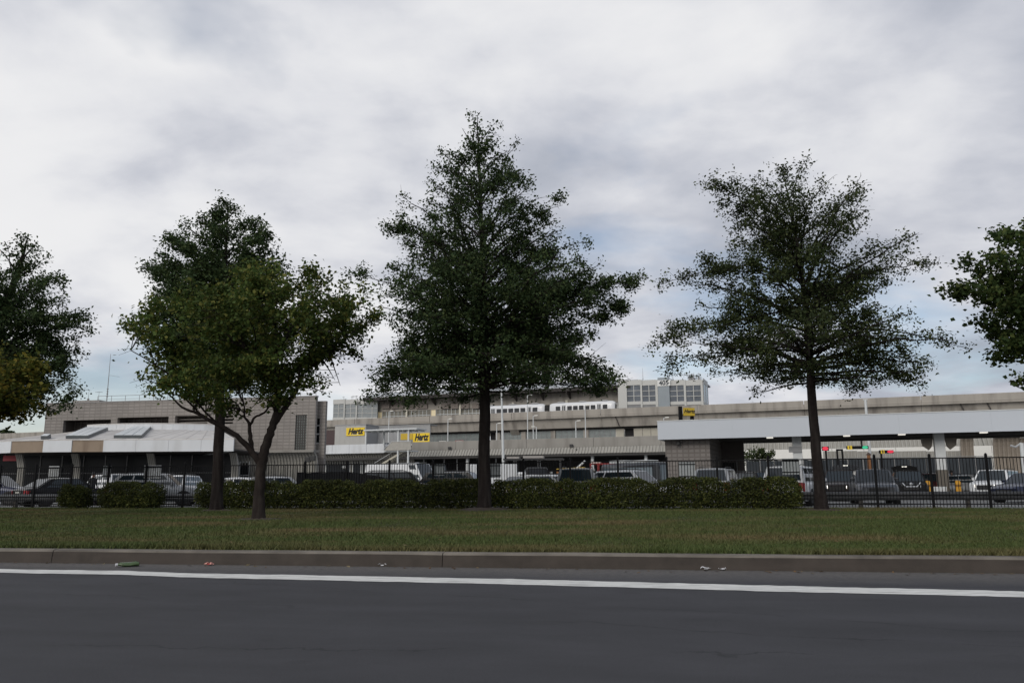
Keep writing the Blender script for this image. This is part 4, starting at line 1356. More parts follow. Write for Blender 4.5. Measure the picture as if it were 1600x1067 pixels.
for u0, u1 in ((509, 546), (551, 563), (566, 570)):
    x0, x1 = G.x(u0, 1, 730), G.x(u1, 1, 730)
    dr = MB().box(x0, x1, 1.22, 1.30, .2, G.z((u0 + u1) / 2, 717, 1)).build('doorway', mdarkw, ga_)
    MB().box(x0 - .1, x0, 1.1, 1.3, .2, G.z(u0, 716, 1)).box(x1, x1 + .1, 1.1, 1.3, .2, G.z(u0, 716, 1)).build('frame', msteelw, dr)

# ---- rooftop office with signs
kz0 = deckz
kf = Fr(521, 204, 21)
kx1 = kf.x(571.5, 0, 675); kzt = kf.z(546, 664.5)
ro = thing('rooftop_office', 'plain grey box building on the garage roof carrying the yellow signs', 'building', kf.o, -kf.a)
k = 6
for i in range(k):
    x0, x1 = kx1 * i / k, kx1 * (i + 1) / k
    MB().box(x0 + .01, x1 - .01, 0, .3, kz0, kzt).build('wall_panel', M('office wall', (0.40, 0.395, 0.375), .7, .05, .6), ro)
sx = kf.x(672, 6.0, 675); szt = kf.z(620, 665.5, 6)
for i in range(10):
    x0, x1 = kx1 + (sx - kx1) * i / 10, kx1 + (sx - kx1) * (i + 1) / 10
    MB().box(x0 + .01, x1 - .01, 6, 6.3, kz0, szt).build('wall_panel', mgrayw, ro)
MB().box(kx1 - .3, kx1, .31, 6, kz0, kzt).build('side_wall', mgrayw, ro)
MB().box(-.1, kx1 + .1, -.1, 10, kzt + .005, kzt + .2).box(kx1 + .11, sx + .1, 5.9, 10, szt + .005, szt + .2).build('roof', mgrayw, ro)
MB().box(-7, -.02, 5, 5.3, kz0, kf.z(514, 672, 5)).build('screen_wall', M('dull maroon', (0.075, 0.05, 0.05), .8), ro)
def sign(fr, u0, u1, vt, vb, y, txt, label, mat, fs, ang=0, tu=None):
    x0, x1 = fr.x(u0, y, (vt + vb) / 2), fr.x(u1, y, (vt + vb) / 2)
    zt, zb = fr.z((u0 + u1) / 2, vt, y), fr.z((u0 + u1) / 2, vb, y)
    w_, h = x1 - x0, zt - zb
    t = thing('company_sign', label, 'sign', fr.w((x0 + x1) / 2, y, zb), -fr.a + ang, 'yellow company signs')
    MB().box(-w_ / 2, w_ / 2, -.02, .14, 0, h).build('panel', mat, t, bevel=.02)
    if txt:
        me = text_mesh(txt, h * fs, mink, shear=.3, offset=.05 * h, extrude=.02)
        bx = [v.co.x for v in me.vertices]; tw = max(bx) - min(bx)
        f = 1.0
        if tw > w_ * .86: f = w_ * .86 / tw
        me.transform(Matrix.Diagonal((f, 1, 1, 1)))
        put('lettering', me, t, loc=(0 if tu is None else tu * w_, -.045, h * .52))
        MB().box(-w_ * .24, w_ * .20, -.03, -.022, h * .14, h * .20).build('underline', mink if False else M('sign white', (.75, .75, .7), .5), t)
    return t
sign(kf, 541, 569.5, 668, 680.5, -.16, 'Hertz', 'flat yellow wall sign with black slanted lettering on the grey rooftop office', myel, .98)
sign(kf, 626, 645, 677, 687, 2.6, None, 'blank ochre sign face beside the roadside yellow lettered one', myeld, 1)
sign(kf, 645.3, 671, 676.5, 690.5, 2.2, 'Hertz', 'big yellow sign with black slanted lettering at the corner above the concrete parapet', myel, 1.05)

# ---- stair with flat white canopy
S = Fr(571, 180, 21)
st = thing('stair_tower', 'open steel stair to the roof deck under a flat white canopy', 'staircase', S.o, -S.a)
zc_ = S.z(610, 670)
xa_, xb_ = S.x(569, 0, 671), S.x(652, 0, 671)
MB().box(xa_, xb_, -.3, 4.5, zc_ - .30, zc_).build('canopy_roof', msteelw, st, bevel=.03)
mb = MB()
for i in range(9):
    x = xa_ + .5 + (xb_ - xa_ - 1) * i / 8; mb.box(x - .06, x + .06, -.1, 4.3, zc_ - .55, zc_ - .31)
mb.build('canopy_ribs', msteelw, st)
lz = S.z(620, 703.5); lx0, lx1 = S.x(598, 0, 703), S.x(642, 0, 703)
for u, zb_ in ((571.5, wzT - .8), (588, wzT - .8), (622, .1), (638, .1)):
    x = S.x(u, .2, 690)
    MB().box(x - .16, x + .16, .1 if u != 588 else 3.4, .42 if u != 588 else 3.7, zb_, zc_ - .31).build('post', msteelw, st)
MB().box(lx0, lx1, .45, 3.5, lz - .28, lz).build('landing', msteelw, st)
mrp = M('railing mesh', (0.36, 0.345, 0.31), .8, .15, 1.5)
zr = S.z(620, 690)
x6, x7 = S.x(612, 0, 690), S.x(642, 0, 690)
MB().slab([(S.x(600, 0, 702), .0, lz + .02), (lx1, .0, lz + .02), (lx1, .0, zr), (x6, .0, zr)], (0, .08, 0)).build('railing_panel', mrp, st)
MB().tube([(S.x(598, 0, 702), -.04, lz + .1), (x6, -.04, zr + .05), (lx1, -.04, zr + .05)], .06, 6).build('handrail', msteelw, st)
fx_a, fz_a = S.pl(632, 703, 1.0); fx_b, fz_b = S.pl(585, 731, 1.0)
nst = 26
for i in range(nst):
    t = (i + .5) / nst
    x = fx_a + (fx_b - fx_a) * t; z = fz_a + (fz_b - fz_a) * t
    MB().box(x - .2, x + .2, 1.12, 3.2, z - .04, z).build('tread', mgrayw, st)
for y in (1.0, 3.25):
    MB().slab([(fx_a, y, fz_a - .35), (fx_b, y, fz_b - .35), (fx_b, y, fz_b + .12), (fx_a, y, fz_a + .12)], (0, .1, 0)).build('stringer', M('cream steel', (0.45, 0.42, 0.34), .6, .1), st)
MB().tube([(fx_a, .95, fz_a + 1.1), (fx_b, .95, fz_b + 1.1)], .05, 6).build('handrail', msteelw, st)

# ================================================================== ELEVATED GUIDEWAY
W = Fr(765, 215, 21.8)
gw = thing('guideway', 'elevated concrete railway viaduct crossing the whole picture behind the garage', 'elevated railway', W.o, -W.a)
wz1, wz2, wz3 = W.z(765, 646), W.z(765, 655.3), W.z(765, 672)
gl, gr = W.x(-260, 0, 680), W.x(1900, 0, 600)
seg = 24.5
x = gl; i = 0
while x < gr:
    x1 = x + seg
    MB().box(x + .06, x1 - .06, 0, .35, wz2, wz1).build('parapet_section', mconc2, gw, bevel=.04)
    MB().slab([(x + .03, .9, wz2 - .42), (x + .03, 1.6, wz3), (x + .03, 8.4, wz3), (x + .03, 9.1, wz2 - .42)], (seg - .06, 0, 0)).build('beam_section', mconc2, gw)
    MB().box(x + .02, x1 - .02, .05, 9.95, wz2 - .40, wz2 - .02).build('deck_section', mconc2, gw)
    MB().box(x + .06, x1 - .06, 9.6, 9.95, wz2, wz1).build('parapet_section', mconc2, gw)
    if i % 2 == 0:
        MB().slab([(x - 1.1, 3.2, 0), (x + 1.1, 3.2, 0), (x + 1.1, 6.8, 0), (x - 1.1, 6.8, 0)], (0, 0, wz3 - 1.3)).build('pier', mconc2, gw, bevel=.1)
        MB().slab([(x - 1.2, 3.0, wz3 - 1.29), (x - 1.2, 1.7, wz3 - .01), (x - 1.2, 8.3, wz3 - .01), (x - 1.2, 7.0, wz3 - 1.29)], (2.4, 0, 0)).build('pier_cap', mconc2, gw)
    x = x1; i += 1
# drain pipes on the viaduct
for u, lean in ((961, 2.5), (1500, 3), (1542, 2)):
    x, z0_ = W.pl(u, 649 if u < 1000 else (632 if u < 1520 else 630), .8)
    MB().tube([(x, .72, wz2 - .3), (x + .5, .85, (wz2 + wz3) / 2), (x + .9, 1.3, wz3 + .1)], .14, 6).build('drain_pipe', M('pipe', (0.07, 0.062, 0.058), .7), gw)
# third rail line of poles is too thin to show; concourse wall under the viaduct
cw = thing('concourse_wall', 'grey glass and concrete concourse wall under the elevated railway', 'building', W.w(0, 3.0, 0), -W.a)
czt, czb = wz3 - .5, W.z(860, 690, 3)
cu = [655, 690, 728, 764, 775, 782, 815, 822, 861, 868, 912, 920, 962, 975, 990, 1004, 1017, 1030, 1060, 1110, 1160, 1210]
kinds = ['g', 'g', 'g', 'd', 'c', 'g', 'c', 'g', 'c', 'g', 'c', 'g', 'w', 'd', 'w', 'w', 'w', 'w', 'w', 'w', 'w']
for (a, b), kd in zip(zip(cu[:-1], cu[1:]), kinds):
    x0, x1 = W.x(a, 3, 675), W.x(b, 3, 675)
    if kd == 'c':
        MB().box(x0 + .02, x1 - .02, -.3, .8, 0, czt).build('pilaster', mconc2, cw)
    elif kd == 'd':
        MB().box(x0 + .02, x1 - .02, 1.0, 1.3, 0, czt).build('dark_bay', mdark, cw)
    elif kd == 'w':
        MB().box(x0 + .05, x1 - .05, 0, .3, 0, czt).build('wall_panel', M('cream wall', (0.42, 0.395, 0.33), .7, .1, .5), cw)
    else:
        p_ = MB().box(x0 + .05, x1 - .05, .1, .2, 0, czt).build('glass_panel', mglassg, cw)
        mb = MB(); k = 5
        for j in range(k + 1):
            xx = x0 + .05 + (x1 - x0 - .1) * j / k; mb.box(xx - .05, xx + .05, .02, .099, czb - 3, czt)
        mb.box(x0 + .05, x1 - .05, .03, .098, (czb + czt) / 2 - .05, (czb + czt) / 2 + .05)
        mb.build('mullions', mrail, p_)
MB().box(W.x(655, 3, 675), W.x(1210, 3, 675), -.2, 3, czt + .01, wz3 - .02).build('lintel_or_shade', M('dark gap shadow', (0.035, 0.03, 0.028), .8), cw)  # dark strip standing in for the gap's shadow below the beam

# ================================================================== STATION
H = Fr(760, 240, 21.5)
sh = thing('station_hall', 'concrete station hall with tall mullioned windows under a dark roof on the viaduct', 'station building', H.o, -H.a)
def hz(u, v, y=0): return H.z(u, v, y)
xl, xr_ = H.x(585, 0, 640), H.x(985, 0, 630)
zt_h = hz(760, 618.5); zs_h = hz(760, 634); zf_h = hz(760, 650)
hb = [590, 597, 634.5, 636, 673, 681, 717.5, 720, 756, 764, 800, 803, 840, 848, 884, 887, 925, 932, 951, 968, 985]
hk = ['y', 'w', 'c', 'w', 'y', 'w', 'c', 'w', 'y', 'w', 'c', 'w', 'y', 'w', 'c', 'w', 'y', 'w', 'w', 'y']
holes = []
for a, b, kd in zip(hb[:-1], hb[1:], hk):
    if kd in 'wy':
        holes.append((H.x(a, 0, 645) + .1, H.x(b, 0, 645) - .1, zf_h - 3, zs_h - .5))
mb = MB(); panel_wall(mb, xl, xr_, zf_h - 6, zt_h, holes, 0, .5); mb.build('wall', mconc2, sh)
mwin = M('station glazing', (0.17, 0.16, 0.13), .2, .25, 1.0)
myw = M('cream lit panel', (0.72, 0.62, 0.42), .6, .05, 1, emit=(.9, .75, .45), es=.12)
for h, kd in zip(holes, [k for k in hk if k in 'wy']):
    if kd == 'y':
        MB().box(h[0], h[1], .15, .25, h[2], h[3]).build('door_panel', myw, sh)
    else:
        p_ = MB().box(h[0], h[1], .25, .32, h[2], h[3]).build('window', mwin, sh)
        mb = MB(); k = 6
        for j in range(k + 1):
            xx = h[0] + (h[1] - h[0]) * j / k; mb.box(xx - .07, xx + .07, .1, .24, h[2], h[3])
        mb.box(h[0], h[1], .12, .238, (h[2] + h[3]) / 2 + 1.2, (h[2] + h[3]) / 2 + 1.36)
        mb.build('frame', msteelw, p_)
for a, b, kd in zip(hb[:-1], hb[1:], hk):
    if kd == 'c':
        xx = H.x((a + b) / 2, -.4, 640); MB().box(xx - .3, xx + .3, -.5, -.02, zf_h - 4, zs_h + .6).build('column', M('cream column', (0.6, 0.57, 0.48), .6), sh)
# upper clerestory boxes
for a, b in ((597, 609), (612, 631), (636, 647), (650, 668), (690, 703), (705, 716), (720, 733), (738, 748)):
    x0, x1 = H.x(a, -.3, 632), H.x(b, -.3, 632)
    MB().box(x0, x1, -.5, -.02, hz((a + b) / 2, 638.5), hz((a + b) / 2, 630.5)).build('sign_box', M('brown box', (0.20, 0.17, 0.15), .7, .1), sh)
# roof: dark overhanging soffit edge, pale standing roof behind, lattice trusses
MB().slab([(xl - 2, -4.0, zt_h - .2), (xr_ + 1, -4.0, zt_h - .2), (xr_ + 1, -4.0, zt_h + .75), (xl - 2, -4.0, zt_h + .75)], (0, 14, .3)).build('roof_edge', M('dark roof edge', (0.035, 0.030, 0.028), .8), sh)
k = 16
for i in range(k):
    x0 = xl - 2 + (xr_ + 3 - xl) * i / k; x1 = xl - 2 + (xr_ + 3 - xl) * (i + 1) / k
    MB().slab([(x0 + .03, -3.9, zt_h + .8), (x1 - .03, -3.9, zt_h + .8), (x1 - .03, 6, zt_h + 3.2), (x0 + .03, 6, zt_h + 3.2)], (0, -.05, .2)).build('roof_sheet', M('pale roof', (0.40, 0.42, 0.44), .35, .08), sh)
mb = MB()
mb.tube([(xl + 15, -2.0, zt_h + 3.0), (xr_, -2, zt_h + 3.3)], .1, 5)
for i in range(26):
    xx = xl + 15 + (xr_ - xl - 15) * i / 25; mb.tube([(xx, -2, zt_h + 1), (xx, -2, zt_h + 3.1)], .06, 4)
mb.build('roof_railing', mrail, sh)
# brackets below the roof
for u in (610, 634, 676, 719, 762, 804, 846, 888, 930):
    xx = H.x(u, -2, 625)
    MB().slab([(xx - .15, -.02, zt_h - .25), (xx - .15, -3.8, zt_h - .25), (xx - .15, -3.8, zt_h - .5), (xx - .15, -.02, zt_h - 2.2)], (.3, 0, 0)).build('bracket', M('brown steel', (0.07, 0.06, 0.055), .7), sh)
# ---- glass block building at its left end
def glass_tower(name, label, bays, vt, vb, yoff, depth, fr, mats, root=None, rows=2, lattice=True):
    t = thing(name, label, 'building', fr.w(0, yoff, 0), -fr.a)
    for (a, b, kd) in bays:
        x0, x1 = fr.x(a, yoff, 620), fr.x(b, yoff, 620)
        zt, zb = fr.z((a + b) / 2, vt, yoff), fr.z((a + b) / 2, vb, yoff)
        if kd == 'p':
            MB().box(x0 + .02, x1 - .02, -.25, .6, 2, zt).build('pillar', mats[0], t)
        elif kd == 'b':
            MB().box(x0 + .02, x1 - .02, -.6, .6, 2, zt + .6).build('blue_panel', M('blue grey cladding', (0.255, 0.29, 0.315), .5, .06, .5), t)
        else:
            g = MB().box(x0, x1, .15, .3, zb, zt - 1.5).build('window', mats[1] if kd == 'g' else mats[2], t)
            mb = MB(); k = 2
            for j in range(1, k): mb.box(x0 + (x1 - x0) * j / k - .09, x0 + (x1 - x0) * j / k + .09, .02, .148, zb, zt - 1.5)
            for j in range(1, rows + 1):
                zz = zb + (zt - 1.5 - zb) * j / (rows + 1); mb.box(x0, x1, .03, .147, zz - .07, zz + .07)
            mb.build('frame', mats[0], g)
            MB().box(x0, x1, -.05, .5, zt - 1.49, zt).build('fascia', mats[0], t)
            MB().box(x0, x1, -.05, .5, zb - .9, zb - .01).build('sill', mats[0], t)
            MB().box(x0, x1, .1, .5, 2, zb - .92).build('spandrel', M('spandrel', (0.20, 0.205, 0.21), .4, .15, .8), t)
    X0, X1 = fr.x(bays[0][0], yoff, 620), fr.x(bays[-1][1], yoff, 620)
    zt = fr.z((bays[0][0] + bays[-1][1]) / 2, vt, yoff)
    MB().box(X0 + .1, X1 - .1, .7, depth, zt - .9, zt - .5).build('roof', mgrayw, t)
    MB().box(X0, X0 + .3, .61, depth, 2, zt - .1).build('side_wall', mats[1], t)
    return t, X0, X1, zt
mst = M('pale steel frame', (0.50, 0.50, 0.475), .5, .06)
mg1 = M('curtain glass', (0.105, 0.12, 0.14), .10, .35, .35)
mg2 = M('milky glass', (0.25, 0.27, 0.275), .2, .10, .6)
t1, X0, X1, zt1 = glass_tower('glass_building', 'milky glass building behind the rooftop office with aerials on its roof', [(521, 538, 'm'), (538, 540, 'p'), (540, 557, 'm'), (557, 559, 'p'), (559, 574, 'm'), (574, 590, 'm')], 624, 652, -2, 20, H, (mst, mg2, mg2))
t2, Y0_, Y1_, zt2 = glass_tower('control_building', 'glass control building with pale frame and number 405 beyond the train', [(966, 980, 'p'), (980, 1001, 'g'), (1001, 1004, 'p'), (1004, 1024.5, 'g'), (1024.5, 1028.5, 'p'), (1029, 1047, 'b'), (1047.3, 1069, 'g'), (1069, 1072.5, 'p'), (1072.5, 1095.5, 'g'), (1095.5, 1099, 'p')], 593.5, 627, -4, 16, H, (mst, mg1, mg1))
# right flank of the control building: glazed return
MB().box(Y1_ - .2, Y1_ + .02, .7, 9, 18, zt2 - 1.5).build('side_window', mg1, t2)
mb = MB()
for yy in (.65, 4.6, 8.9): mb.box(Y1_ - .05, Y1_ + .08, yy, yy + .3, 10, zt2)
mb.box(Y1_ - .05, Y1_ + .07, .66, 9.1, zt2 - 1.45, zt2 - .02); mb.box(Y1_ - .05, Y1_ + .07, .66, 9.1, H.z(1100, 627, -4) - .9, H.z(1100, 627, -4))
mb.build('side_frame', mst, t2)
xn = H.x(1038, -4, 600)
pn = MB().box(xn - 1.75, xn + 1.75, -.75, -.62, H.z(1038, 603, -4.6), H.z(1038, 593.8, -4.6)).build('number_plate', M('plate white', (0.72, 0.72, 0.70), .5, .03), t2)
me = text_mesh('405', 1.75, M('number dark', (0.03, 0.04, 0.05), .5, 0), 0, .05, .02, 1.0)
put('number', me, pn, loc=(xn, -.79, (H.z(1038, 603, -4.6) + H.z(1038, 593.8, -4.6)) / 2))
def roof_clutter(root, x0, x1, z, y, n, seed):
    rr = random.Random(seed); mb = MB()
    for i in range(n):
        x = rr.uniform(x0, x1); h = rr.uniform(.6, 2.0); yy = y + rr.uniform(0, 4)
        mb.tube([(x, yy, z - .6), (x, yy, z + h)], .05, 4)
        if rr.random() < .6: mb.tube([(x - rr.uniform(.3, 1), yy, z + h * .8), (x + rr.uniform(.3, 1), yy, z + h * .8)], .04, 4)
        if rr.random() < .3: mb.box(x - .3, x + .3, yy - .2, yy + .2, z - .5, z + .4)
    mb.build('roof_equipment', mrail, root)
roof_clutter(t2, H.x(1072, -4, 590), Y1_ - .5, zt2, 1, 18, 4)
roof_clutter(t1, X0 + 1, X1 - 3, zt1, 1, 16, 6)
for u, vt, vb, lab in ((1004, 575, 593, 'thin aerial on the left half of the control building roof'), (1051, 583, 593, 'short aerial right of the number plate on the control building roof')):
    mast(H, u, vt, vb, -2, .07, lab, None)

# ================================================================== TRAIN
TR = Fr(765, 219, 21.8)
mtr = M('train white', (0.66, 0.67, 0.68), .3, .04, 1, coat=.3)
mtw = M('train window', (0.02, 0.022, 0.026), .08, .1)
def train(u0, u1, label):
    x0, x1 = TR.x(u0, 0, 635), TR.x(u1, 0, 635)
    L = x1 - x0; z0 = wz1 - 1.05; Hc = 3.55
    t = thing('train_car', label, 'train car', TR.w(x0, 0, z0), -TR.a, 'train cars on the viaduct')
    sec = lambda k: [(0 + .25 * k, .25), (-.05 + .3 * k, .8), (0 + .3 * k, 2.4), (.12 + .3 * k, 3.0 - .2 * k), (.55, 3.45 - .3 * k), (1.4, 3.6 - .35 * k), (2.25, 3.45 - .3 * k), (2.68 - .3 * k, 3.0 - .2 * k), (2.8 - .3 * k, 2.4), (2.85 - .3 * k, .8), (2.8 - .25 * k, .25)]
    rings = []
    for xx, k in ((0, 1.3), (.25, .6), (.8, .1), (1.5, 0), (L - 1.5, 0), (L - .8, .1), (L - .25, .6), (L, 1.3)):
        rings.append([(xx, y, z) for y, z in sec(k)])
    MB().loft(rings).build('body', mtr, t, smooth=40)
    n = 9; xs_ = np.linspace(1.7, L - 1.7, n + 1)
    for i in range(n):
        a, b = xs_[i], xs_[i + 1]
        if i in (1, 7):
            d_ = MB().box(a + .25, b - .25, -.10, -.06, .45, 2.85).build('door', M('train door', (0.55, 0.56, 0.57), .35, .03), t)
            m_ = (a + b) / 2
            MB().box(a + .4, m_ - .1, -.13, -.101, 1.35, 2.6).box(m_ + .1, b - .4, -.13, -.101, 1.35, 2.6).build('pane', mtw, d_)
        else:
            MB().box(a + .18, b - .18, -.085, .05, 1.45, 2.55).build('window', mtw, t)
    MB().box(1.0, L - 1.0, -.075, .0, 1.0, 1.12).build('stripe', M('train stripe', (0.12, 0.13, 0.15), .4), t)
    for xx in (-.06, L + .02): MB().box(xx, xx + .04, .75, 2.05, 1.3, 2.7).build('end_window', mtw, t)
    MB().box(.6, L - .6, .4, 2.4, -.2, .24).build('underframe', mdark, t)
    for xx in (3, L * .5, L - 3): MB().box(xx - .9, xx + .9, .8, 2.0, 3.61, 3.85).build('roof_unit', M('roof unit', (.35, .35, .35), .6), t, bevel=.05)
    return t
train(748, 850, 'white people-mover car partly hidden by the tallest tree trunk')
tcar2 = train(858, 960, 'white people-mover car with its rounded nose towards the control building')
xg0, xg1 = TR.x(850, 0, 635), TR.x(858, 0, 635)
gl_ = xg1 - xg0
mb = MB()
for i in range(7):
    xx = -gl_ + gl_ * (i + .5) / 7; mb.box(xx - .07, xx + .07, .5 + .1 * (i % 2), 2.3 - .1 * (i % 2), .5, 3.1)
mb.box(-gl_ + .02, -.02, .75, 2.05, .6, 3.0)
mb.build('gangway', M('rubber', (.03, .03, .03), .8), tcar2)
# ================================================================== TOLL CANOPY AND GATE AREA
C = Fr(1030, 57, 20.7)
tcn_ = thing('toll_canopy', 'long white flat canopy on square columns over the exit lanes', 'canopy', C.o, -C.a)
czT, czB = C.z(1030, 658.5), C.z(1030, 686.8)
cxe = C.x(1600) + 14
npn = 7
for i in range(npn):
    x0, x1 = cxe * i / npn, cxe * (i + 1) / npn
    MB().box(x0 + .002, x1 - .002, 0, .12, czB, czT).build('fascia_panel', M('canopy white', (0.52, 0.555, 0.60), .45, .03, .15), tcn_)
MB().box(0, .12, .122, 14, czB, czT).build('fascia_panel', MATS['canopy white'], tcn_)
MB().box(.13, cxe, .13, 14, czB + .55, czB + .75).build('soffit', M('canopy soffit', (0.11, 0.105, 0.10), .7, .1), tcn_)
MB().box(-.03, cxe, -.03, 14.05, czT + .003, czT + .06).build('roof_cap', msteelw, tcn_)
for y in (2.6, 7.0, 11.4):
    MB().box(.13, cxe, y - .15, y + .15, czB + .15, czB + .548).build('beam', M('canopy beam', (0.13, 0.125, 0.12), .6), tcn_)
ml_ = M('canopy lamp', (0.8, 0.8, 0.75), .4, 0, emit=(1, .95, .85), es=.8)
for u in (1203, 1323, 1409, 1537):
    x = C.x(u, .8, 683)
    f_ = MB().box(x - .24, x + .24, .45, .85, czB + .02, czB + .12).build('light_fixture', msteelw, tcn_)
    MB().box(x - .21, x + .21, .48, .82, czB - .05, czB + .018).build('lamp_lens', ml_, f_)
# block room under its left end
rx1, rx2 = C.x(1110, .8, 720), C.x(1163, 8, 720)
MB().box(.35, rx1, .8, 1.1, LOT - .1, czB + .5).build('room_wall', mblock2, tcn_)
MB().box(.35, .65, 1.1, 7, LOT - .1, czB + .5).build('room_wall', mblock2, tcn_)
MB().box(rx1 - .3, rx1, 1.1, 8, LOT - .1, czB + .5).build('room_wall', mblock2, tcn_)
MB().box(rx1, rx2, 8, 8.3, LOT - .1, czB + .5).build('room_wall', M('room render', (0.12, 0.105, 0.10), .85, .15), tcn_)
dx_ = C.x(1140, 7.9, 720)
dr = MB().box(dx_ - .9, dx_ + .5, 7.9, 7.98, LOT, LOT + 2.6).build('door', mdark, tcn_)
MB().box(dx_ - 1.0, dx_ - .9, 7.85, 7.99, LOT, LOT + 2.7).box(dx_ + .5, dx_ + .6, 7.85, 7.99, LOT, LOT + 2.7).build('frame', mrail, dr)
x_, z_ = C.pl(1060, 692.5, .6)
fl_ = MB().box(x_ - .12, x_ + .12, .4, .79, z_ - .12, z_ + .12).build('floodlight', MATS['lamp housing'], tcn_, bevel=.03)
mcap = M('column grey', (0.36, 0.37, 0.38), .6, .06)
mcolb = M('column base paint', (0.13, 0.115, 0.095), .7, .15, 2)
for u, vb in ((1247, 735), (1470, 734), (1690, 734)):
    x = C.x(u, 1.6, 720); h = .30
    zb = C.z(u, vb, 1.6)
    MB().box(x - h, x + h, 1.3, 1.9, zb, czB + .14).build('column', msteelw, tcn_, bevel=.02)
    MB().box(x - h - .03, x + h + .03, 1.27, 1.93, LOT - .1, zb - .005).build('column_base', mcolb, tcn_, bevel=.02)
    if u > 1400:
        for d in (-1, 1):
            MB().slab([(x + d * .34, 1.5, czB - .25), (x + d * 1.05, 1.5, czB - .25), (x + d * .95, 1.5, czB - .75), (x + d * .62, 1.5, czB - 1.0), (x + d * .45, 1.5, czB - .8)], (0, .3, 0)).build('speaker_box', mcolb, tcn_)
def plate(u0, u1, vt, vb, fr, y, name, label, cat, mat, legs=None, group=None):
    x0, x1 = fr.x(u0, y, vt), fr.x(u1, y, vt); zt, zb = fr.z((u0 + u1) / 2, vt, y), fr.z((u0 + u1) / 2, vb, y)
    t = thing(name, label, cat, fr.w((x0 + x1) / 2, y, LOT if legs else zb), -fr.a, group)
    o = LOT if legs else zb
    w_ = x1 - x0
    MB().box(-w_ / 2, w_ / 2, 0, .05, zb - o, zt - o).build('panel', mat, t, bevel=.008)
    return t, w_, zb - o, zt - o
t, w_, a, b = plate(1232, 1252.5, 697.5, 706.5, C, 1.2, 'lane_plate', 'blank pale plate fixed across the toll canopy column behind the white minivan', 'sign', mgrayw)
MB().box(-w_ / 2 + .05, w_ / 2 - .05, .055, .098, a + .2, a + .26).build('clip_bar', mrail, t)
t, w_, a, b = plate(1458, 1479, 760, 767.5, C, .9, 'notice_plate', 'low white notice at the foot of the toll canopy column between two yellow bollards', 'sign', mboard, legs=True)
MB().box(-w_ / 2 + .1, -w_ / 2 + .16, .06, .12, 0, a + .2).box(w_ / 2 - .16, w_ / 2 - .1, .06, .12, 0, a + .2).build('legs', mrail, t)
mboll = M('bollard yellow', (0.62, 0.31, 0.025), .6, .12, 4)
for u, lab in ((1450, 'yellow bollard left of the toll canopy column, by the black crossover'), (1497, 'yellow bollard right of the toll canopy column, by the pale hatchback')):
    x = C.x(u, .6, 760)
    t = thing('bollard', lab, 'bollard', C.w(x, .6, LOT), -C.a, 'yellow bollards at the toll lane')
    MB().lathe([(.17, -.1), (.17, 1.0), (.14, 1.06), (.08, 1.10), (0, 1.11)], 14).build('pipe', mboll, t, smooth=40)
    MB().lathe([(.175, .72), (.178, .74), (.178, .84), (.175, .86)], 14).build('band', M('bollard band', (.25, .12, .015), .6), t)
# lane lights: black boxes on posts with lit red or green lenses
mred = M('red lens', (.5, .02, .04), .4, 0, emit=(1.0, .03, .09), es=.42)
mgrn = M('green lens', (.02, .4, .2), .4, 0, emit=(.05, .62, .33), es=.42)
D = Fr(1330, 80, 20.7)
def lane_light(u0, u1, vt, vb, lens, lu0, lu1, post_u, label, num=None, nu=None, up=False):
    t = thing('lane_light', label, 'traffic signal', D.w(D.x(post_u), 0, LOT), -D.a, 'lane lights beyond the toll canopy')
    xp = D.x(post_u)
    X = lambda u: D.x(u, 0, vt) - xp
    Z = lambda v: D.z((u0 + u1) / 2, v) - LOT
    MB().box(X(u0), X(u1), -.12, .12, Z(vb), Z(vt)).build('housing', mblk, t, bevel=.02)
    cx, cz = (X(lu0) + X(lu1)) / 2, (Z(vt) + Z(vb)) / 2
    rw, rh = (X(lu1) - X(lu0)) / 2, (Z(vt) - Z(vb)) / 2 * .92
    mb = MB(); n = 18
    ring = [(cx + rw * (abs(math.cos(2 * PI * i / n)) ** .8) * (1 if math.cos(2 * PI * i / n) > 0 else -1), -.19, cz + rh * math.sin(2 * PI * i / n)) for i in range(n)]
    mb.slab(ring, (0, .06, 0)); mb.build('lens', lens, t)
    if nu:
        MB().box(X(nu[0]), X(nu[1]), -.18, -.13, Z(vb) - .03, Z(vt) + .03).build('number_panel', myel, t)
        put('number', text_mesh(num, (Z(vt) - Z(vb)) * 1.1, mink, 0, .02, .01), t, loc=((X(nu[0]) + X(nu[1])) / 2, -.2, cz))
    if up:
        MB().box(-.07, .07, -.05, .05, Z(vt), D.z(post_u, 683) - LOT).build('hanger', mblk, t)
    else:
        MB().box(-.09, .09, -.06, .06, -.1, Z(vb)).build('post', mblk, t)
    return t
lane_light(1284, 1295, 697.5, 704, mred, 1284.6, 1294, 1290, 'red lane light next to the trunk of the open crowned oak')
lane_light(1322, 1357, 696.5, 701.5, mgrn, 1347, 1356, 1347, 'black lane sign with yellow number and lit green lens', '1', (1324, 1331), True)
lane_light(1373, 1396, 703.2, 708, mred, 1386, 1396, 1376, 'lower red lane light with small yellow number, right of the green one', '2', (1376, 1381.5))
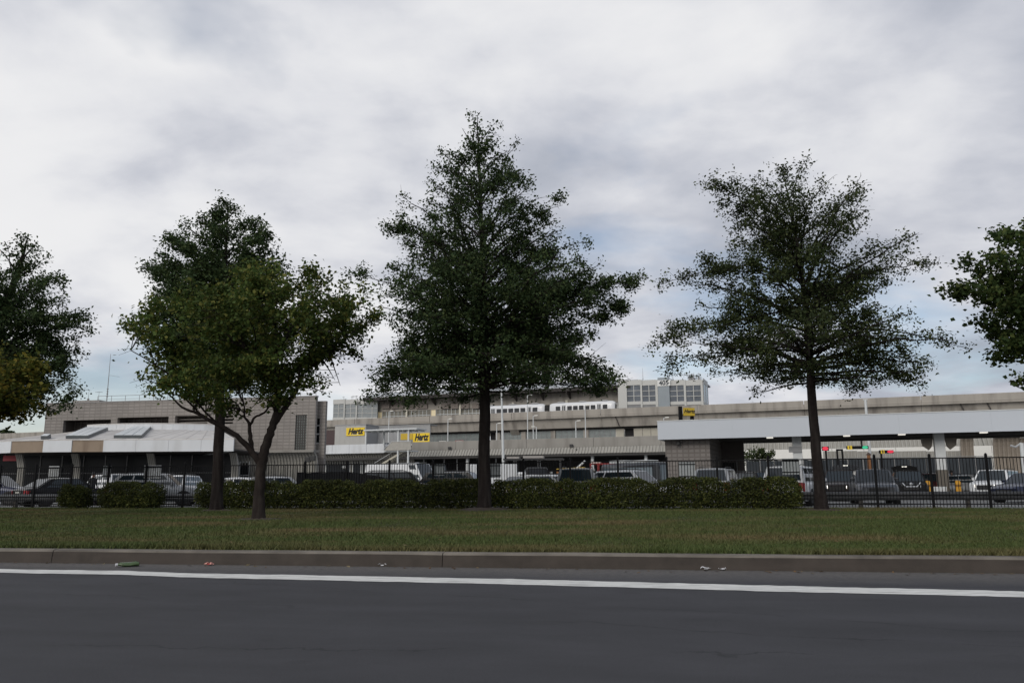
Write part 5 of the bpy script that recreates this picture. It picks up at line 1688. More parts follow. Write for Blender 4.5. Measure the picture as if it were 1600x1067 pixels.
# gantry frames and poles behind
def pole(u, vt, fr, y, r, label, name='pole', cat='pole', z0=LOT, mat=None, group=None):
    x, zt = fr.pl(u, vt, y)
    t = thing(name, label, cat, fr.w(x, y, z0), -fr.a, group)
    MB().tube([(0, 0, -.1), (0, 0, (zt - z0) * .5), (0, 0, zt - z0)], [r, r * .9, r * .8], 10).build('shaft', mat or msteelw, t, smooth=40)
    MB().tube([(0, 0, 0), (0, 0, .25)], r * 1.7, 10).build('base_collar', mat or msteelw, t)
    return t, zt - z0
t, h = pole(1357, 692, D, 1, .13, 'slim white pole beside the green lane light')
t, h = pole(1352, 625, D, 30, .20, 'white pole rising above the toll canopy roof')
MB().box(-.3, .3, -.15, .15, h, h + .12).build('cap', msteelw, t)
t, h = pole(1596, 692, D, -2, .22, 'white pole by the curved tan wall at the picture edge')
MB().tube([(0, 0, h), (-.5, 0, h - .35), (-.9, 0, h - .2)], .1, 6).build('arm', mcap, t)
x = D.x(1358, -.6, 720)
t = thing('marker_post', 'brown orange post below the green lane light', 'post', D.w(x, -.6, LOT), -D.a)
zt = D.z(1358, 711, -.6) - LOT
MB().box(-.16, .16, -.16, .16, -.1, zt).build('shaft', M('rusty orange', (0.20, 0.085, 0.03), .8, .25, 3), t)
MB().lathe([(.22, zt), (.22, zt + .1), (0, zt + .3)], 4).build('cap', M('post cap', (.08, .05, .04), .8), t)
for u, vt, lab in ((1309.5, 704, 'left black frame'), (1316, 704, 'right black frame')):
    pass
x0, x1 = D.x(1309, -1, 720), D.x(1317, -1, 720)
t = thing('gate_frame', 'narrow black upright frame left of the green lane light', 'gate frame', D.w(x0, -1, LOT), -D.a)
zt = D.z(1312, 704.2, -1) - LOT
MB().box(-.09, .09, -.06, .06, -.1, zt).build('upright', mblk, t)
MB().box(x1 - x0 - .09, x1 - x0 + .09, -.06, .06, -.1, zt).build('upright', mblk, t)
MB().box(-.09, x1 - x0 + .09, -.06, .06, zt + .003, zt + .18).build('lintel_or_shade', mblk, t)
# dark mesh screen fence across the lanes' far side
E = Fr(1360, 92, 20.7)
sf = thing('screen_fence', 'dark cloth-covered fence standing beyond the toll lanes', 'fence', E.o, -E.a)
x0, x1 = E.x(1166, 0, 730), E.x(1552, 0, 730)
zt = E.z(1360, 716.5)
n = 16; rr = random.Random(4)
mnet = M('dark mesh', (0.024, 0.030, 0.036), .8, .3, .8)
for i in range(n):
    a, b = x0 + (x1 - x0) * i / n, x0 + (x1 - x0) * (i + 1) / n
    MB().slab([(a + .06, .0, LOT), ((a + b) / 2, rr.uniform(-.1, .1), LOT), (b - .06, .0, LOT), (b - .06, .0, zt + rr.uniform(-.12, .05)), ((a + b) / 2, rr.uniform(-.1, .1), zt - .08), (a + .06, 0, zt)], (0, .03, 0)).build('screen_panel', mnet, sf)
    MB().tube([(a, .05, 0), (a, .05, zt + .15)], .05, 6).build('post', mrail, sf)
MB().tube([(x0, .05, zt + .1), (x1, .05, zt + .1)], .035, 5).build('top_rail', mrail, sf)
# black roadside sign on two posts behind the canopy
x, zt = D.pl(1076, 636.5, 2)
PS = Fr(1076, 84, -14)
def ps(u, v): return PS.pl(u, v)
t = thing('lane_sign', 'yellow company board on two dark posts above the left end of the toll canopy', 'sign', PS.o, -PS.a, 'yellow company signs')
for u, vt in ((1064.3, 634.5), (1082.8, 648)):
    x, zt = ps(u, vt); MB().box(x - .16, x + .16, .1, .4, 0, zt).build('post', mblk, t)
xa, xb = ps(1067.6, 640)[0], ps(1085, 640)[0]
z1, z0 = ps(1068, 637)[1], ps(1068, 649.5)[1]
MB().box(xa, xb, -.08, .08, z0, z1).build('panel', myeld, t, bevel=.02)
me = text_mesh('Hertz', .52, mink, .3, .012, .01); put('lettering', me, t, loc=((xa + xb) / 2, -.1, (z0 + z1) / 2 + .05))
# ---- white mast in the lot and the deck lamps
P1 = Fr(785, 100, 0)
x, zt = P1.pl(783.5, 612)
zz0 = LOT
t = thing('lamp_mast', 'tall tapering white mast just right of the tallest tree trunk', 'lamp post', P1.w(P1.x(787.5, 0, 720), 0, LOT), 0)
dxx = P1.x(783.5, 0, 612) - P1.x(787.5, 0, 720)
MB().tube([(0, 0, -.1), (dxx * .5, 0, (zt - LOT) * .5), (dxx, 0, zt - LOT)], [.20, .16, .09], 12).build('shaft', msteelw, t, smooth=40)
MB().lathe([(.34, 0), (.34, .12), (.26, .16)], 12).build('base_plate', mcap, t)
MB().box(dxx - .3, dxx + .3, -.06, .06, zt - LOT + .01, zt - LOT + .08).build('crossarm', msteelw, t)
mlh = M('lamp head white', (0.72, 0.71, 0.66), .5, .03)
deck_l = [(608, 643, 5, 1, 'lamp post on the garage deck rising behind the flat white stair canopy'),
          (700, 655, 4, 1, 'lamp post on the garage deck over the red roof car'),
          (776, 662, 4, 1, 'lamp post on the garage deck immediately left of the tall white mast'),
          (824, 618, 9, 1, 'tallest lamp post on the garage deck, in front of the left train car'),
          (833, 650, 5, 1, 'lamp post on the garage deck standing right of the tallest deck lamp'),
          (838, 667, 4, -1, 'shortest lamp post on the garage deck, its head turned left'),
          (899.5, 658, 4, 1, 'lamp post on the garage deck below the middle of the right train car'),
          (914, 634, 8, 1, 'tall thin lamp post on the garage deck before the right train car'),
          (1037, 653, 4, 1, 'lamp post peeping over the left end of the toll canopy')]
for u, vt, y, sd, lab in deck_l:
    x, zt = G.pl(u, vt, y)
    t = thing('lamp_post', lab, 'lamp post', G.w(x, y, deckz), -G.a, 'lamp posts on the garage roof deck')
    h = zt - deckz
    MB().tube([(0, 0, 0), (0, 0, h * .6), (0, 0, h)], [.13, .11, .09], 8).build('shaft', msteelw, t)
    MB().tube([(0, 0, h), (.5 * sd, 0, h + .06)], .06, 6).build('arm', msteelw, t)
    MB().slab([(.35 * sd, -.22, h + .0), (1.15 * sd, -.22, h + .02), (1.15 * sd, .22, h + .02), (.35 * sd, .22, h)], (0, 0, .2)).build('lamp_head', mlh, t)

# ================================================================== BACKGROUND PLANTING
def far_bush(name, label, u0, u1, vt, vb, Y, seed, n, size, mat, z0=LOT):
    rng = np.random.default_rng(seed)
    p0, p1 = at(u0, vb, Y), at(u1, vb, Y); zt = at((u0 + u1) / 2, vt, Y).z
    c = (p0 + p1) / 2; w_ = (p1 - p0).length / 2
    t = thing(name, label, name.split('_')[-1], (c.x, c.y, z0))
    zb = p0.z - z0; h = (zt - z0 - zb)
    P = []
    blobs = [(rng.uniform(-.7, .7) * w_, rng.uniform(-.5, .5) * w_, zb + h * rng.uniform(.3, .8), rng.uniform(.25, .45)) for _ in range(14)]
    q = rng.integers(0, 14, n); d = rng.normal(0, 1, (n, 3)); d /= np.linalg.norm(d, axis=1)[:, None]
    B = np.array(blobs)
    rad_ = B[q, 3] * rng.random(n) ** .4
    P = B[q, :3] + d * (rad_ * np.minimum(w_, h))[:, None] * np.array([1.1, 1, .8])
    put('crown', leaves_mesh('crown', P, rng, size, mat, .7), t)
    mb = MB(); mb.tube([(0, 0, -.1), (.05, 0, zb + h * .3), (0, 0, zb + h * .8)], [.14, .1, .03], 7)
    for b in blobs[:8]: mb.tube([(0, 0, zb + h * .15), (b[0] * .6, b[1] * .6, b[2] * .8), (b[0], b[1], b[2])], [.06, .04, .01], 4)
    mb.build('trunk', mbark, t)
far_bush('lane_tree', 'small dark tree seen through the toll canopy by the block room', 1160, 1216, 695, 735, 100, 5, 1100, .30, leaf_oak2)
far_bush('far_tree', 'tree tops showing over the viaduct at the picture edge', -60, 26, 671, 690, 330, 6, 2500, 1.1, leaf_oak)
# ================================================================== VEHICLES
mgl = M('car glass', (0.014, 0.022, 0.028), .05, 0, spec=.6)
mtyre = M('tyre', (0.014, 0.014, 0.014), .85, .1)
mrim = M('alloy rim', (0.36, 0.37, 0.38), .35, .05, metal=.7)
mtrim = M('black trim', (0.016, 0.016, 0.017), .6, .05)
mchr = M('chrome', (0.60, 0.61, 0.62), .18, 0, metal=.9)
mhl = M('headlamp glass', (0.66, 0.68, 0.70), .15, 0, coat=.5)
mhl_on = M('headlamp lit', (0.8, 0.8, 0.8), .2, 0, emit=(1, .93, .82), es=2.5)
mamb = M('amber lamp', (0.5, 0.2, 0.03), .3, 0, emit=(1, .4, .08), es=.35)
mtl = M('tail lamp', (0.30, 0.012, 0.018), .2, 0, coat=.5)
mpl = M('number plate', (0.55, 0.55, 0.50), .5, .05)
PAINT = {}
def paint(name, col, metal=0.25):
    return M('paint ' + name, col, .32, .03, 2.0, metal=metal, coat=.25, spec=.35)
p_white = paint('white', (0.68, 0.69, 0.70), 0); p_silver = paint('silver', (0.36, 0.37, 0.38), .5); p_grey = paint('grey', (0.10, 0.105, 0.115), .4)
p_black = M('paint black', (0.009, 0.009, 0.010), .3, .03, 2.0, spec=.22); p_blue = paint('dark blue', (0.020, 0.026, 0.055), .3); p_red = paint('red', (0.28, 0.03, 0.03), .2)
p_marn = paint('maroon', (0.075, 0.018, 0.018), .3); p_cream = paint('cream', (0.60, 0.58, 0.53), .1); p_dgrey = M('paint dark grey', (0.035, 0.036, 0.040), .3, .03, 2.0, spec=.35)
p_brown = M('paint dark brown', (0.022, 0.017, 0.016), .3, .03, 2.0, spec=.3)
KINDS = {
 # L, W, H, belt z, hood z at nose, greenhouse x fractions from the nose: base_front, roof_front, roof_rear, base_rear ; wheel r
 'sedan':   (4.80, 1.83, 1.46, .92, .72, (.275, .43, .74, .90), .33, 2),
 'suv':     (4.70, 1.90, 1.72, 1.06, .92, (.265, .385, .90, .985), .37, 3),
 'cross':   (4.55, 1.86, 1.64, 1.02, .84, (.25, .385, .85, .975), .35, 3),
 'minivan': (5.10, 1.97, 1.76, 1.03, .86, (.19, .345, .93, .985), .34, 3),
 'hatch':   (4.30, 1.78, 1.50, .95, .78, (.26, .41, .84, .97), .32, 2),
 'van':     (5.90, 2.05, 2.62, 1.35, 1.12, (.10, .215, .965, .99), .36, 1),
}
PROTO = {}
def car_meshes(kind):
    if kind in PROTO: return PROTO[kind]
    L, Wd, H, zb, zh, (f1, f2, f3, f4), wr, npane = KINDS[kind]
    hw = Wd / 2; X = lambda f: L / 2 - f * L
    x1, x2, x3, x4 = X(f1), X(f2), X(f3), X(f4)
    wb, wt = hw * .92, hw * .74 if kind != 'van' else hw * .86
    zr = H - .055
    d = {}
    # lower body: lofted sections, nose to tail
    def belt(x):
        if x > x1:
            t = (x - x1) / (L / 2 - x1); return zb - .02 + (zh - zb) * t ** 1.6
        if x < x4:
            t = (x4 - x) / max(.01, (x4 + L / 2)); return zb - .08 * t if kind == 'sedan' else zb - .12 * t
        return zb
    def sect(x, k, lift=0.0):
        w_ = hw * k; b = belt(x)
        return [(x, -w_ * .86, .20 + lift), (x, -w_ * .97, .34 + lift), (x, -w_, .55), (x, -w_ * .985, b - .22), (x, -w_ * .955, b - .07), (x, -w_ * .88, b), (x, -w_ * .45, b + .025), (x, 0, b + .035),
                (x, w_ * .45, b + .025), (x, w_ * .88, b), (x, w_ * .955, b - .07), (x, w_ * .985, b - .22), (x, w_, .55), (x, w_ * .97, .34 + lift), (x, w_ * .86, .20 + lift)]
    rings = []
    N = 22
    for i in range(N + 1):
        x = L / 2 - L * i / N
        e = min(L / 2 - x, x + L / 2)
        k = 1.0 - .20 * max(0, 1 - e / .42) ** 2.2
        k *= 1 - .05 * max(0, (x - L * .25) / (L * .25))
        r = sect(x, k, .12 * max(0, 1 - e / .5))
        if i == 0 or i == N:   # rounded nose and tail
            s_ = 1 if i == 0 else -1
            r = [(px - s_ * .05 * abs(q[2] - .6) / .4, q[1], min(q[2], belt(x) - .03)) for q in r for px in (q[0],)]
        rings.append(r)
    d['body'] = MB().loft(rings).mesh('body', p_white, smooth=38)
    # cabin in body colour (pillars and roof)
    P = {}
    for s_ in (-1, 1):
        P[s_] = [Vector((x1, s_ * wb, zb - .03)), Vector((x2, s_ * wt, zr)), Vector((x3, s_ * wt * .98, zr - .02)), Vector((x4, s_ * wb * .97, zb - .03))]
    def edge(s_, s, t):
        a = P[s_][0].lerp(P[s_][3], s); b = P[s_][1].lerp(P[s_][2], s); p = a.lerp(b, t)
        p.y += s_ * .045 * math.sin(PI * t) * .6
        return p
    rings = []
    for s in (0, .08, .2, .4, .6, .8, .92, 1):
        r = []
        for t in (0, .35, .7, .93, 1): r.append(edge(-1, s, t))
        top = edge(-1, s, 1); top2 = edge(1, s, 1)
        cz = .055 * math.sin(PI * (.12 + .76 * s))
        for q in (.2, .5, .8): r.append(top.lerp(top2, q) + Vector((0, 0, cz * (1 - abs(q - .5)))))
        for t in (1, .93, .7, .35, 0): r.append(edge(1, s, t))
        rings.append([tuple(p) for p in r])
    d['cabin'] = MB().loft(rings).mesh('cabin', p_white, smooth=38)
    def pane(cor, n=None, off=.012, ins=.0):
        c = sum((Vector(q) for q in cor), Vector()) / len(cor)
        nr = (Vector(cor[1]) - Vector(cor[0])).cross(Vector(cor[3]) - Vector(cor[0])).normalized()
        if nr.dot(c - Vector((0, 0, .9))) < 0: nr = -nr
        return MB().slab([Vector(q) + nr * off for q in cor], nr * -.03)
    a, b = P[-1], P[1]
    L_ = lambda p, q, t: p.lerp(q, t)
    def wind(i0, i1, lo, hi, ins):
        p00 = L_(a[i0], a[i1], lo); p01 = L_(b[i0], b[i1], lo); p10 = L_(a[i0], a[i1], hi); p11 = L_(b[i0], b[i1], hi)
        return [L_(p00, p01, ins), L_(p00, p01, 1 - ins), L_(p10, p11, 1 - ins), L_(p10, p11, ins)]
    d['windscreen'] = pane(wind(0, 1, .05, .95, .045), off=.02).mesh('windscreen', mgl)
    d['rear_window'] = pane(wind(3, 2, .14 if kind != 'van' else .3, .92, .07), off=.02).mesh('rear_window', mgl)
    cuts = {2: [(.10, .47), (.50, .86)], 3: [(.07, .36), (.39, .66), (.69, .93)], 1: [(.03, .17)]}[npane]
    for s_ in (-1, 1):
        for j, (q0, q1) in enumerate(cuts):
            cor = [edge(s_, q0, .10), edge(s_, q1, .10), edge(s_, q1 - (.02 if j == len(cuts) - 1 else 0), .90), edge(s_, q0 + (.0 if j == 0 else 0), .90)]
            d[f'side_window{s_}{j}'] = pane(cor, off=.014).mesh('side_window', mgl)
    # face: grille, lamps, bumpers, plate
    n_ = L / 2
    d['grille'] = MB().box(n_ - .10, n_ + .015, -hw * .42, hw * .42, zh - .34, zh - .10).mesh('grille', mtrim)
    d['front_bumper'] = MB().box(n_ - .22, n_ + .02, -hw * .70, hw * .70, .22, .46).mesh('front_bumper', mtrim)
    d['rear_bumper'] = MB().box(-n_ - .02, -n_ + .2, -hw * .78, hw * .78, .26, .48).mesh('rear_bumper', mtrim)
    d['plate'] = MB().box(-n_ - .035, -n_ + .05, -.17, .17, .62 if kind == 'sedan' else .74, .75 if kind == 'sedan' else .87).mesh('plate', mpl)
    for s_ in (-1, 1):
        y0, y1 = sorted((s_ * hw * .50, s_ * hw * .86))
        d[f'headlight{s_}'] = MB().slab([(n_ - .02 if abs(y) < hw * .6 else n_ - .20, y, z) for y, z in ((y0, zh - .24), (y1, zh - .24), (y1, zh - .07), (y0, zh - .09))], (-.16, 0, 0)).mesh('headlight', mhl)
        y0, y1 = sorted((s_ * hw * .62, s_ * hw * .90))
        zt_ = zb - .02 if kind != 'sedan' else zb - .10
        d[f'tail_light{s_}'] = MB().slab([(-n_ + (.02 if abs(y) < hw * .7 else .10) - .03, y, z) for y, z in ((y0, zt_ - (.22 if kind == 'sedan' else .38)), (y1, zt_ - (.22 if kind == 'sedan' else .38)), (y1, zt_), (y0, zt_ - .03))], (.14, 0, 0)).mesh('tail_light', mtl)
        mb = MB(); y = s_ * (wb + .10)
        mb.loft([[(x1 - .28 + dx, y + s_ * dy, zb + .10 + dz) for dx, dz in ((-.06, -.06), (.06, -.06), (.07, .06), (-.05, .07))] for dy in (-.10, .0, .08)])
        d[f'mirror{s_}'] = mb.mesh('mirror', mtrim)
    if kind != 'sedan' and kind != 'van':
        for s_ in (-1, 1):
            d[f'roof_rail{s_}'] = MB().tube([(x2 - .2, s_ * wt * .86, zr + .03), (x2 - .4, s_ * wt * .86, zr + .085), (x3 + .4, s_ * wt * .86, zr + .075), (x3 + .2, s_ * wt * .86, zr + .02)], .018, 5).mesh('roof_rail', mtrim)
    ty = MB().lathe([(wr * .62, -.10), (wr * .93, -.11), (wr, -.07), (wr, .07), (wr * .93, .11), (wr * .62, .10), (wr * .62, -.10)], 20, 'y').mesh('tyre', mtyre, smooth=40)
    rm = MB().lathe([(0, -.075), (wr * .16, -.085), (wr * .22, -.06), (wr * .56, -.06), (wr * .63, -.095), (wr * .63, .05), (0, .05)], 20, 'y')
    for j in range(5):
        t_ = 2 * PI * j / 5; c_, s2 = math.cos(t_), math.sin(t_)
        rm.slab([(c_ * r_ - s2 * q_, -.09, s2 * r_ + c_ * q_) for r_, q_ in ((wr * .15, -.03), (wr * .6, -.045), (wr * .6, .045), (wr * .15, .03))], (0, .03, 0))
    d['rim'] = rm.mesh('rim', mrim)
    d['tyre'] = ty
    d['well'] = MB().lathe([(0, -.012), (wr + .05, -.012), (wr + .05, .25), (0, .25)], 20, 'y').mesh('wheel_well', mtrim)
    PROTO[kind] = d
    return d
def car(kind, pnt, u, Y, head, label, lit=False, hatch=False, z0=LOT, name=None, cat=None, group='vehicles in the rental lot', skip=()):
    L, Wd, H, zb, zh, fr, wr, npane = KINDS[kind]
    d = car_meshes(kind)
    p = at(u, 740, Y)
    head = head - math.degrees(math.atan((u - 800) / F))      # heading is given against the line of sight
    nm = name or {'sedan': 'sedan_car', 'suv': 'suv', 'cross': 'crossover_car', 'minivan': 'minivan', 'hatch': 'hatchback_car', 'van': 'panel_van'}[kind]
    t = thing(nm, label, cat or {'suv': 'SUV', 'van': 'van', 'minivan': 'minivan'}.get(kind, 'car'), (p.x, p.y, z0), math.atan2(-math.cos(R(head)), math.sin(R(head))), group)
    for k, me in d.items():
        if k in ('rim', 'tyre', 'well') or k in skip: continue
        nme = me.name.split('.')[0]
        m2 = me
        if k in ('body', 'cabin') or (k.startswith('mirror') and pnt not in (p_black,)):
            key = (kind, k, pnt.name)
            if key not in PROTO:
                m2 = me.copy(); m2.materials.clear(); m2.materials.append(pnt); PROTO[key] = m2
            m2 = PROTO[key]
        if k.startswith('headlight') and lit:
            key = (kind, k, 'lit')
            if key not in PROTO:
                m2 = me.copy(); m2.materials.clear(); m2.materials.append(mhl_on); PROTO[key] = m2
            m2 = PROTO[key]
        put(nme, m2, t)
    for sx in (1, -1):
        for sy in (-1, 1):
            xw = sx * L * .5 - sx * (L * (.185 if sx > 0 else .20)); yw = sy * (Wd / 2 - .10)
            w_ = put('wheel', d['tyre'], t, loc=(xw, yw, wr), rot=(0, 0, 0 if sy < 0 else PI))
            put('rim', d['rim'], w_)
            put('wheel_well', d['well'], t, loc=(xw, sy * (Wd / 2 - .01), wr + .02), rot=(0, 0, 0 if sy < 0 else PI))
    if hatch:
        x3 = L / 2 - fr[2] * L; hwt = Wd / 2 * .74
        rings = []
        for i in range(7):
            s = i / 6
            x = x3 + .15 - 1.25 * s; z = H - .02 + .34 * math.sin(s * 1.35)
            rings.append([(x, -hwt * (1 + .08 * s), z - .05), (x, -hwt * .5, z + .05), (x, 0, z + .07), (x, hwt * .5, z + .05), (x, hwt * (1 + .08 * s), z - .05), (x, hwt * .6, z - .03), (x, 0, z + .0), (x, -hwt * .6, z - .03)])
        g = MB().loft(rings).build('tailgate', M('tailgate trim', (0.010, 0.010, 0.010), .6, .05, spec=.2), t, smooth=50)
        MB().box(x3 - .78, x3 - .50, -.14, .14, H + .26, H + .30).build('lamp', M('cargo lamp', (.8, .8, .75), .4, 0, emit=(1, .95, .85), es=1.2), g)
    return t
def fcar(kind, pnt, u, n, head, label, **k):
    """car parked n metres behind the fence line, under photo column u"""
    Yc = FP(f_s(u, n), n).y
    return car(kind, pnt, u, Yc, head, label, **k)
# left of the hedge
fcar('cross', p_blue, -12, 5.2, 62, 'dark blue crossover cut by the picture edge, nose to the right')
fcar('sedan', p_black, 106, 4.6, 118, 'black sedan with red tail light behind the small round shrub')
fcar('suv', p_white, 186, 9.0, 25, 'white SUV whose roof shows over the wide clipped shrub')
fcar('cross', p_silver, 246, 4.0, 80, 'silver crossover in side view right of the wide clipped shrub')
fcar('cross', p_white, 288, 10.5, 158, 'white crossover seen from behind past the silver one')
fcar('sedan', p_white, 383, 8.0, 72, 'white sedan between the dark oak trunk and the crooked trunk')
fcar('hatch', p_silver, 440, 8.6, 100, 'pale silver hatchback right of the crooked trunk')
car('van', p_white, 630, 60, 55, 'white high-roofed panel van behind the black fence screen')
# behind the long hedge
fcar('suv', p_black, 626, 8.5, 86, 'black SUV in side view before the white panel van')
car('van', p_black, 673, 66, 12, 'black van between the white panel van and the grey-white fence board')
fcar('suv', p_black, 722, 11, 75, 'black SUV with a shiny pale roof left of the tallest tree trunk', skip=())
fcar('sedan', p_cream, 838, 6.5, 130, 'cream sedan roof showing over the hedge below the black truck cab')
fcar('hatch', p_white, 872, 10.0, 100, 'white hatchback tucked behind the silver SUV')
fcar('suv', p_silver, 905, 4.4, 176, 'silver SUV with wide rear window rising over the hedge')
fcar('sedan', p_red, 941, 14, 150, 'faded red car between the silver SUV and the shuttle bus')
fcar('cross', p_white, 984, 6.0, 62, 'white crossover in front of the dark shuttle bus')
fcar('suv', p_silver, 1121, 7.8, 172, 'grey-silver SUV seen from behind at the block wall room')
fcar('cross', p_black, 1186, 15, 40, 'black crossover with a lit headlamp beyond the hedge end', lit=True)
fcar('sedan', p_silver, 1216, 20, 120, 'silver car roof just left of the white minivan')
fcar('minivan', p_white, 1243, 6.2, 168, 'white minivan with red tail lamp behind the hedge end')
# exit lanes
car('suv', p_brown, 1314, 46, -6, 'dark brown SUV with one headlamp blazing and its tailgate up', lit=True, hatch=True)
car('cross', p_grey, 1362, 38.5, 6, 'grey crossover facing the fence in front of the toll lanes')
car('suv', p_black, 1418, 50, 4, 'black SUV with bright V-shaped grille and raised tailgate', hatch=True)
car('suv', p_dgrey, 1446, 60, 20, 'dark grey SUV behind the left yellow bollard')
car('cross', p_marn, 1463, 56, 165, 'maroon car half hidden by the toll canopy column')
car('hatch', p_silver, 1518, 53, 60, 'pale silver hatchback in side view right of the yellow bollards')
car('suv', p_white, 1555, 47, -14, 'white SUV with one headlamp shining near the picture edge', lit=True)
car('sedan', p_blue, 1612, 40, -30, 'dark blue car cut by the picture edge')
# chrome V grille for the black SUV and plates
for o in [q for q in bpy.data.objects if q.get('label', '').startswith('black SUV with bright V')]:
    xg = 4.70 / 2 + .02
    MB().tube([(xg, -.50, .98), (xg + .01, -.30, .74), (xg + .01, .30, .74), (xg, .50, .98)], .045, 6).build('chrome_trim', mchr, o)
    MB().tube([(xg + .01, -.62, .40), (xg + .03, 0, .38), (xg + .01, .62, .40)], .03, 6).build('chrome_trim', mchr, o)
    MB().lathe([(0, 0), (.09, .01), (.07, .03), (0, .035)], 14, 'y').build('badge', mchr, o, loc=(xg + .01, 0, .90), rot=(0, 0, -PI / 2))
# cars on the garage deck
def dcar(kind, pnt, u, y, head, label):
    p = G.w(G.x(u, y, 688), y)
    t = car(kind, pnt, u, p.y, head, label, z0=deckz, group='cars on the garage roof deck')
    t.location = (p.x, p.y, deckz)
dcar('sedan', p_cream, 695, 3.2, 80, 'pale sedan on the garage deck left of the red one')
dcar('hatch', p_red, 722, 3.6, 75, 'red hatchback on the garage deck')
car('suv', p_silver, 522, 214, 88, 'silver SUV parked on the white-edged deck below the grey rooftop office', z0=G.z(522, 694.5, -1) - .75, group='cars on the garage roof deck')
dcar('sedan', p_silver, 606, 4.5, 95, 'silver sedan on the garage deck under the flat white canopy')
dcar('hatch', p_white, 636, 5.0, 70, 'white hatchback on the garage deck under the ochre sign face')

# ---- shuttle bus with a big windscreen, black truck cab, white box truck, orange truck, red tow frame
def vehicle_root(name, label, cat, u, Y, head):
    p = at(u, 740, Y); head = head - math.degrees(math.atan((u - 800) / F))
    return thing(name, label, cat, (p.x, p.y, LOT), math.atan2(-math.cos(R(head)), math.sin(R(head))), 'heavy vehicles behind the cars')
def wheels(t, xs, hw, r):
    ty = MB().lathe([(r * .6, -.14), (r * .95, -.15), (r, -.1), (r, .1), (r * .95, .15), (r * .6, .14), (r * .6, -.14)], 18, 'y').mesh('tyre', mtyre, smooth=40)
    rm = MB().lathe([(0, -.08), (r * .3, -.12), (r * .35, -.05), (r * .62, -.12), (r * .62, .1), (0, .1)], 18, 'y').mesh('rim', mrim)
    for x in xs:
        for s_ in (-1, 1):
            w_ = put('wheel', ty, t, loc=(x, s_ * (hw - .16), r), rot=(0, 0, 0 if s_ < 0 else PI)); put('rim', rm, w_)
# bus
t = vehicle_root('shuttle_bus', 'dark shuttle bus with a tall blue-grey windscreen beside the block wall room', 'bus', 996, 84, 42)
Lb, hb_, Hb = 9.0, 1.25, 3.15
rings = []
for x, k, zt in ((-4.5, .9, 2.95), (-4.3, 1, 3.1), (3.9, 1, 3.15), (4.25, .97, 3.1), (4.5, .9, 2.6), (4.55, .9, .5)):
    rings.append([(x, -hb_ * k, .35), (x, -hb_ * k, zt - .25), (x, -hb_ * k * .85, zt), (x, hb_ * k * .85, zt), (x, hb_ * k, zt - .25), (x, hb_ * k, .35)])
MB().loft(rings).build('body', M('bus black', (0.016, 0.018, 0.022), .3, .05, coat=.4), t, smooth=35)
MB().slab([(4.60, -1.08, 1.25), (4.60, 1.08, 1.25), (4.50, 1.05, 2.85), (4.50, -1.05, 2.85)], (.04, 0, 0)).build('windscreen', M('bus glass', (0.11, 0.14, 0.16), .06, .1, 1), t)
for s_ in (-1, 1):
    for j in range(6):
        x = -4.0 + j * 1.3; MB().box(x, x + 1.15, s_ * 1.255 - .015, s_ * 1.255 + .015, 1.5, 2.65).build('side_window', M('bus glass', (0.11, 0.14, 0.16), .06), t)
MB().box(4.56, 4.66, -1.1, 1.1, .35, .7).build('front_bumper', mtrim, t)
for s_ in (-1, 1): MB().box(4.57, 4.64, s_ * .9 - .17, s_ * .9 + .17, .78, 1.0).build('headlight', mhl, t)
MB().box(-3.5, -1, -.9, .9, 3.16, 3.45).box(.2, 2.4, -.8, .8, 3.16, 3.4).build('roof_unit', msteelw, t, bevel=.05)
MB().box(4.62, 4.7, -.5, .5, 1.02, 1.14).build('badge', mchr, t)
wheels(t, (3.0, -2.8), hb_, .48)
# tow truck / flatbed cab, black, seen from the front
t = vehicle_root('truck_cab', 'black truck cab with glossy windscreen under a steel car rack', 'truck', 838, 88, 6)
rings = []
for x, k, z0_, zt in ((-1.4, 1, .7, 2.75), (.6, 1, .7, 2.85), (1.1, .98, .6, 2.7), (1.55, .96, .6, 1.65), (2.3, .9, .6, 1.5), (2.55, .82, .6, 1.3)):
    rings.append([(x, -1.2 * k, z0_), (x, -1.2 * k, zt - .2), (x, -1.0 * k, zt), (x, 1.0 * k, zt), (x, 1.2 * k, zt - .2), (x, 1.2 * k, z0_)])
MB().loft(rings).build('cab', M('truck black', (0.009, 0.009, 0.010), .55, .05, spec=.15), t, smooth=35)
MB().slab([(1.60, -1.0, 1.72), (1.60, 1.0, 1.72), (1.17, .95, 2.6), (1.17, -.95, 2.6)], (.03, 0, .015)).build('windscreen', mdarkw, t)
for s_ in (-1, 1):
    MB().box(-.4, .9, s_ * 1.21 - .012, s_ * 1.21 + .012, 1.75, 2.5).build('side_window', mgl, t)
    MB().box(1.1, 1.22, s_ * 1.5 - .13, s_ * 1.5 + .13, 1.75, 2.35).build('mirror', mchr, t)
    MB().box(2.5, 2.6, s_ * .8 - .16, s_ * .8 + .16, .95, 1.2).build('headlight', mhl, t)
MB().box(2.53, 2.62, -.55, .55, .8, 1.35).build('grille', mtrim, t)
MB().box(2.4, 2.75, -1.15, 1.15, .45, .72).build('bumper', mchr, t)
wheels(t, (1.8, -2.2, -3.5), 1.2, .5)
MB().box(-6, -1.4, -.5, .5, .55, .85).build('chassis', mtrim, t)
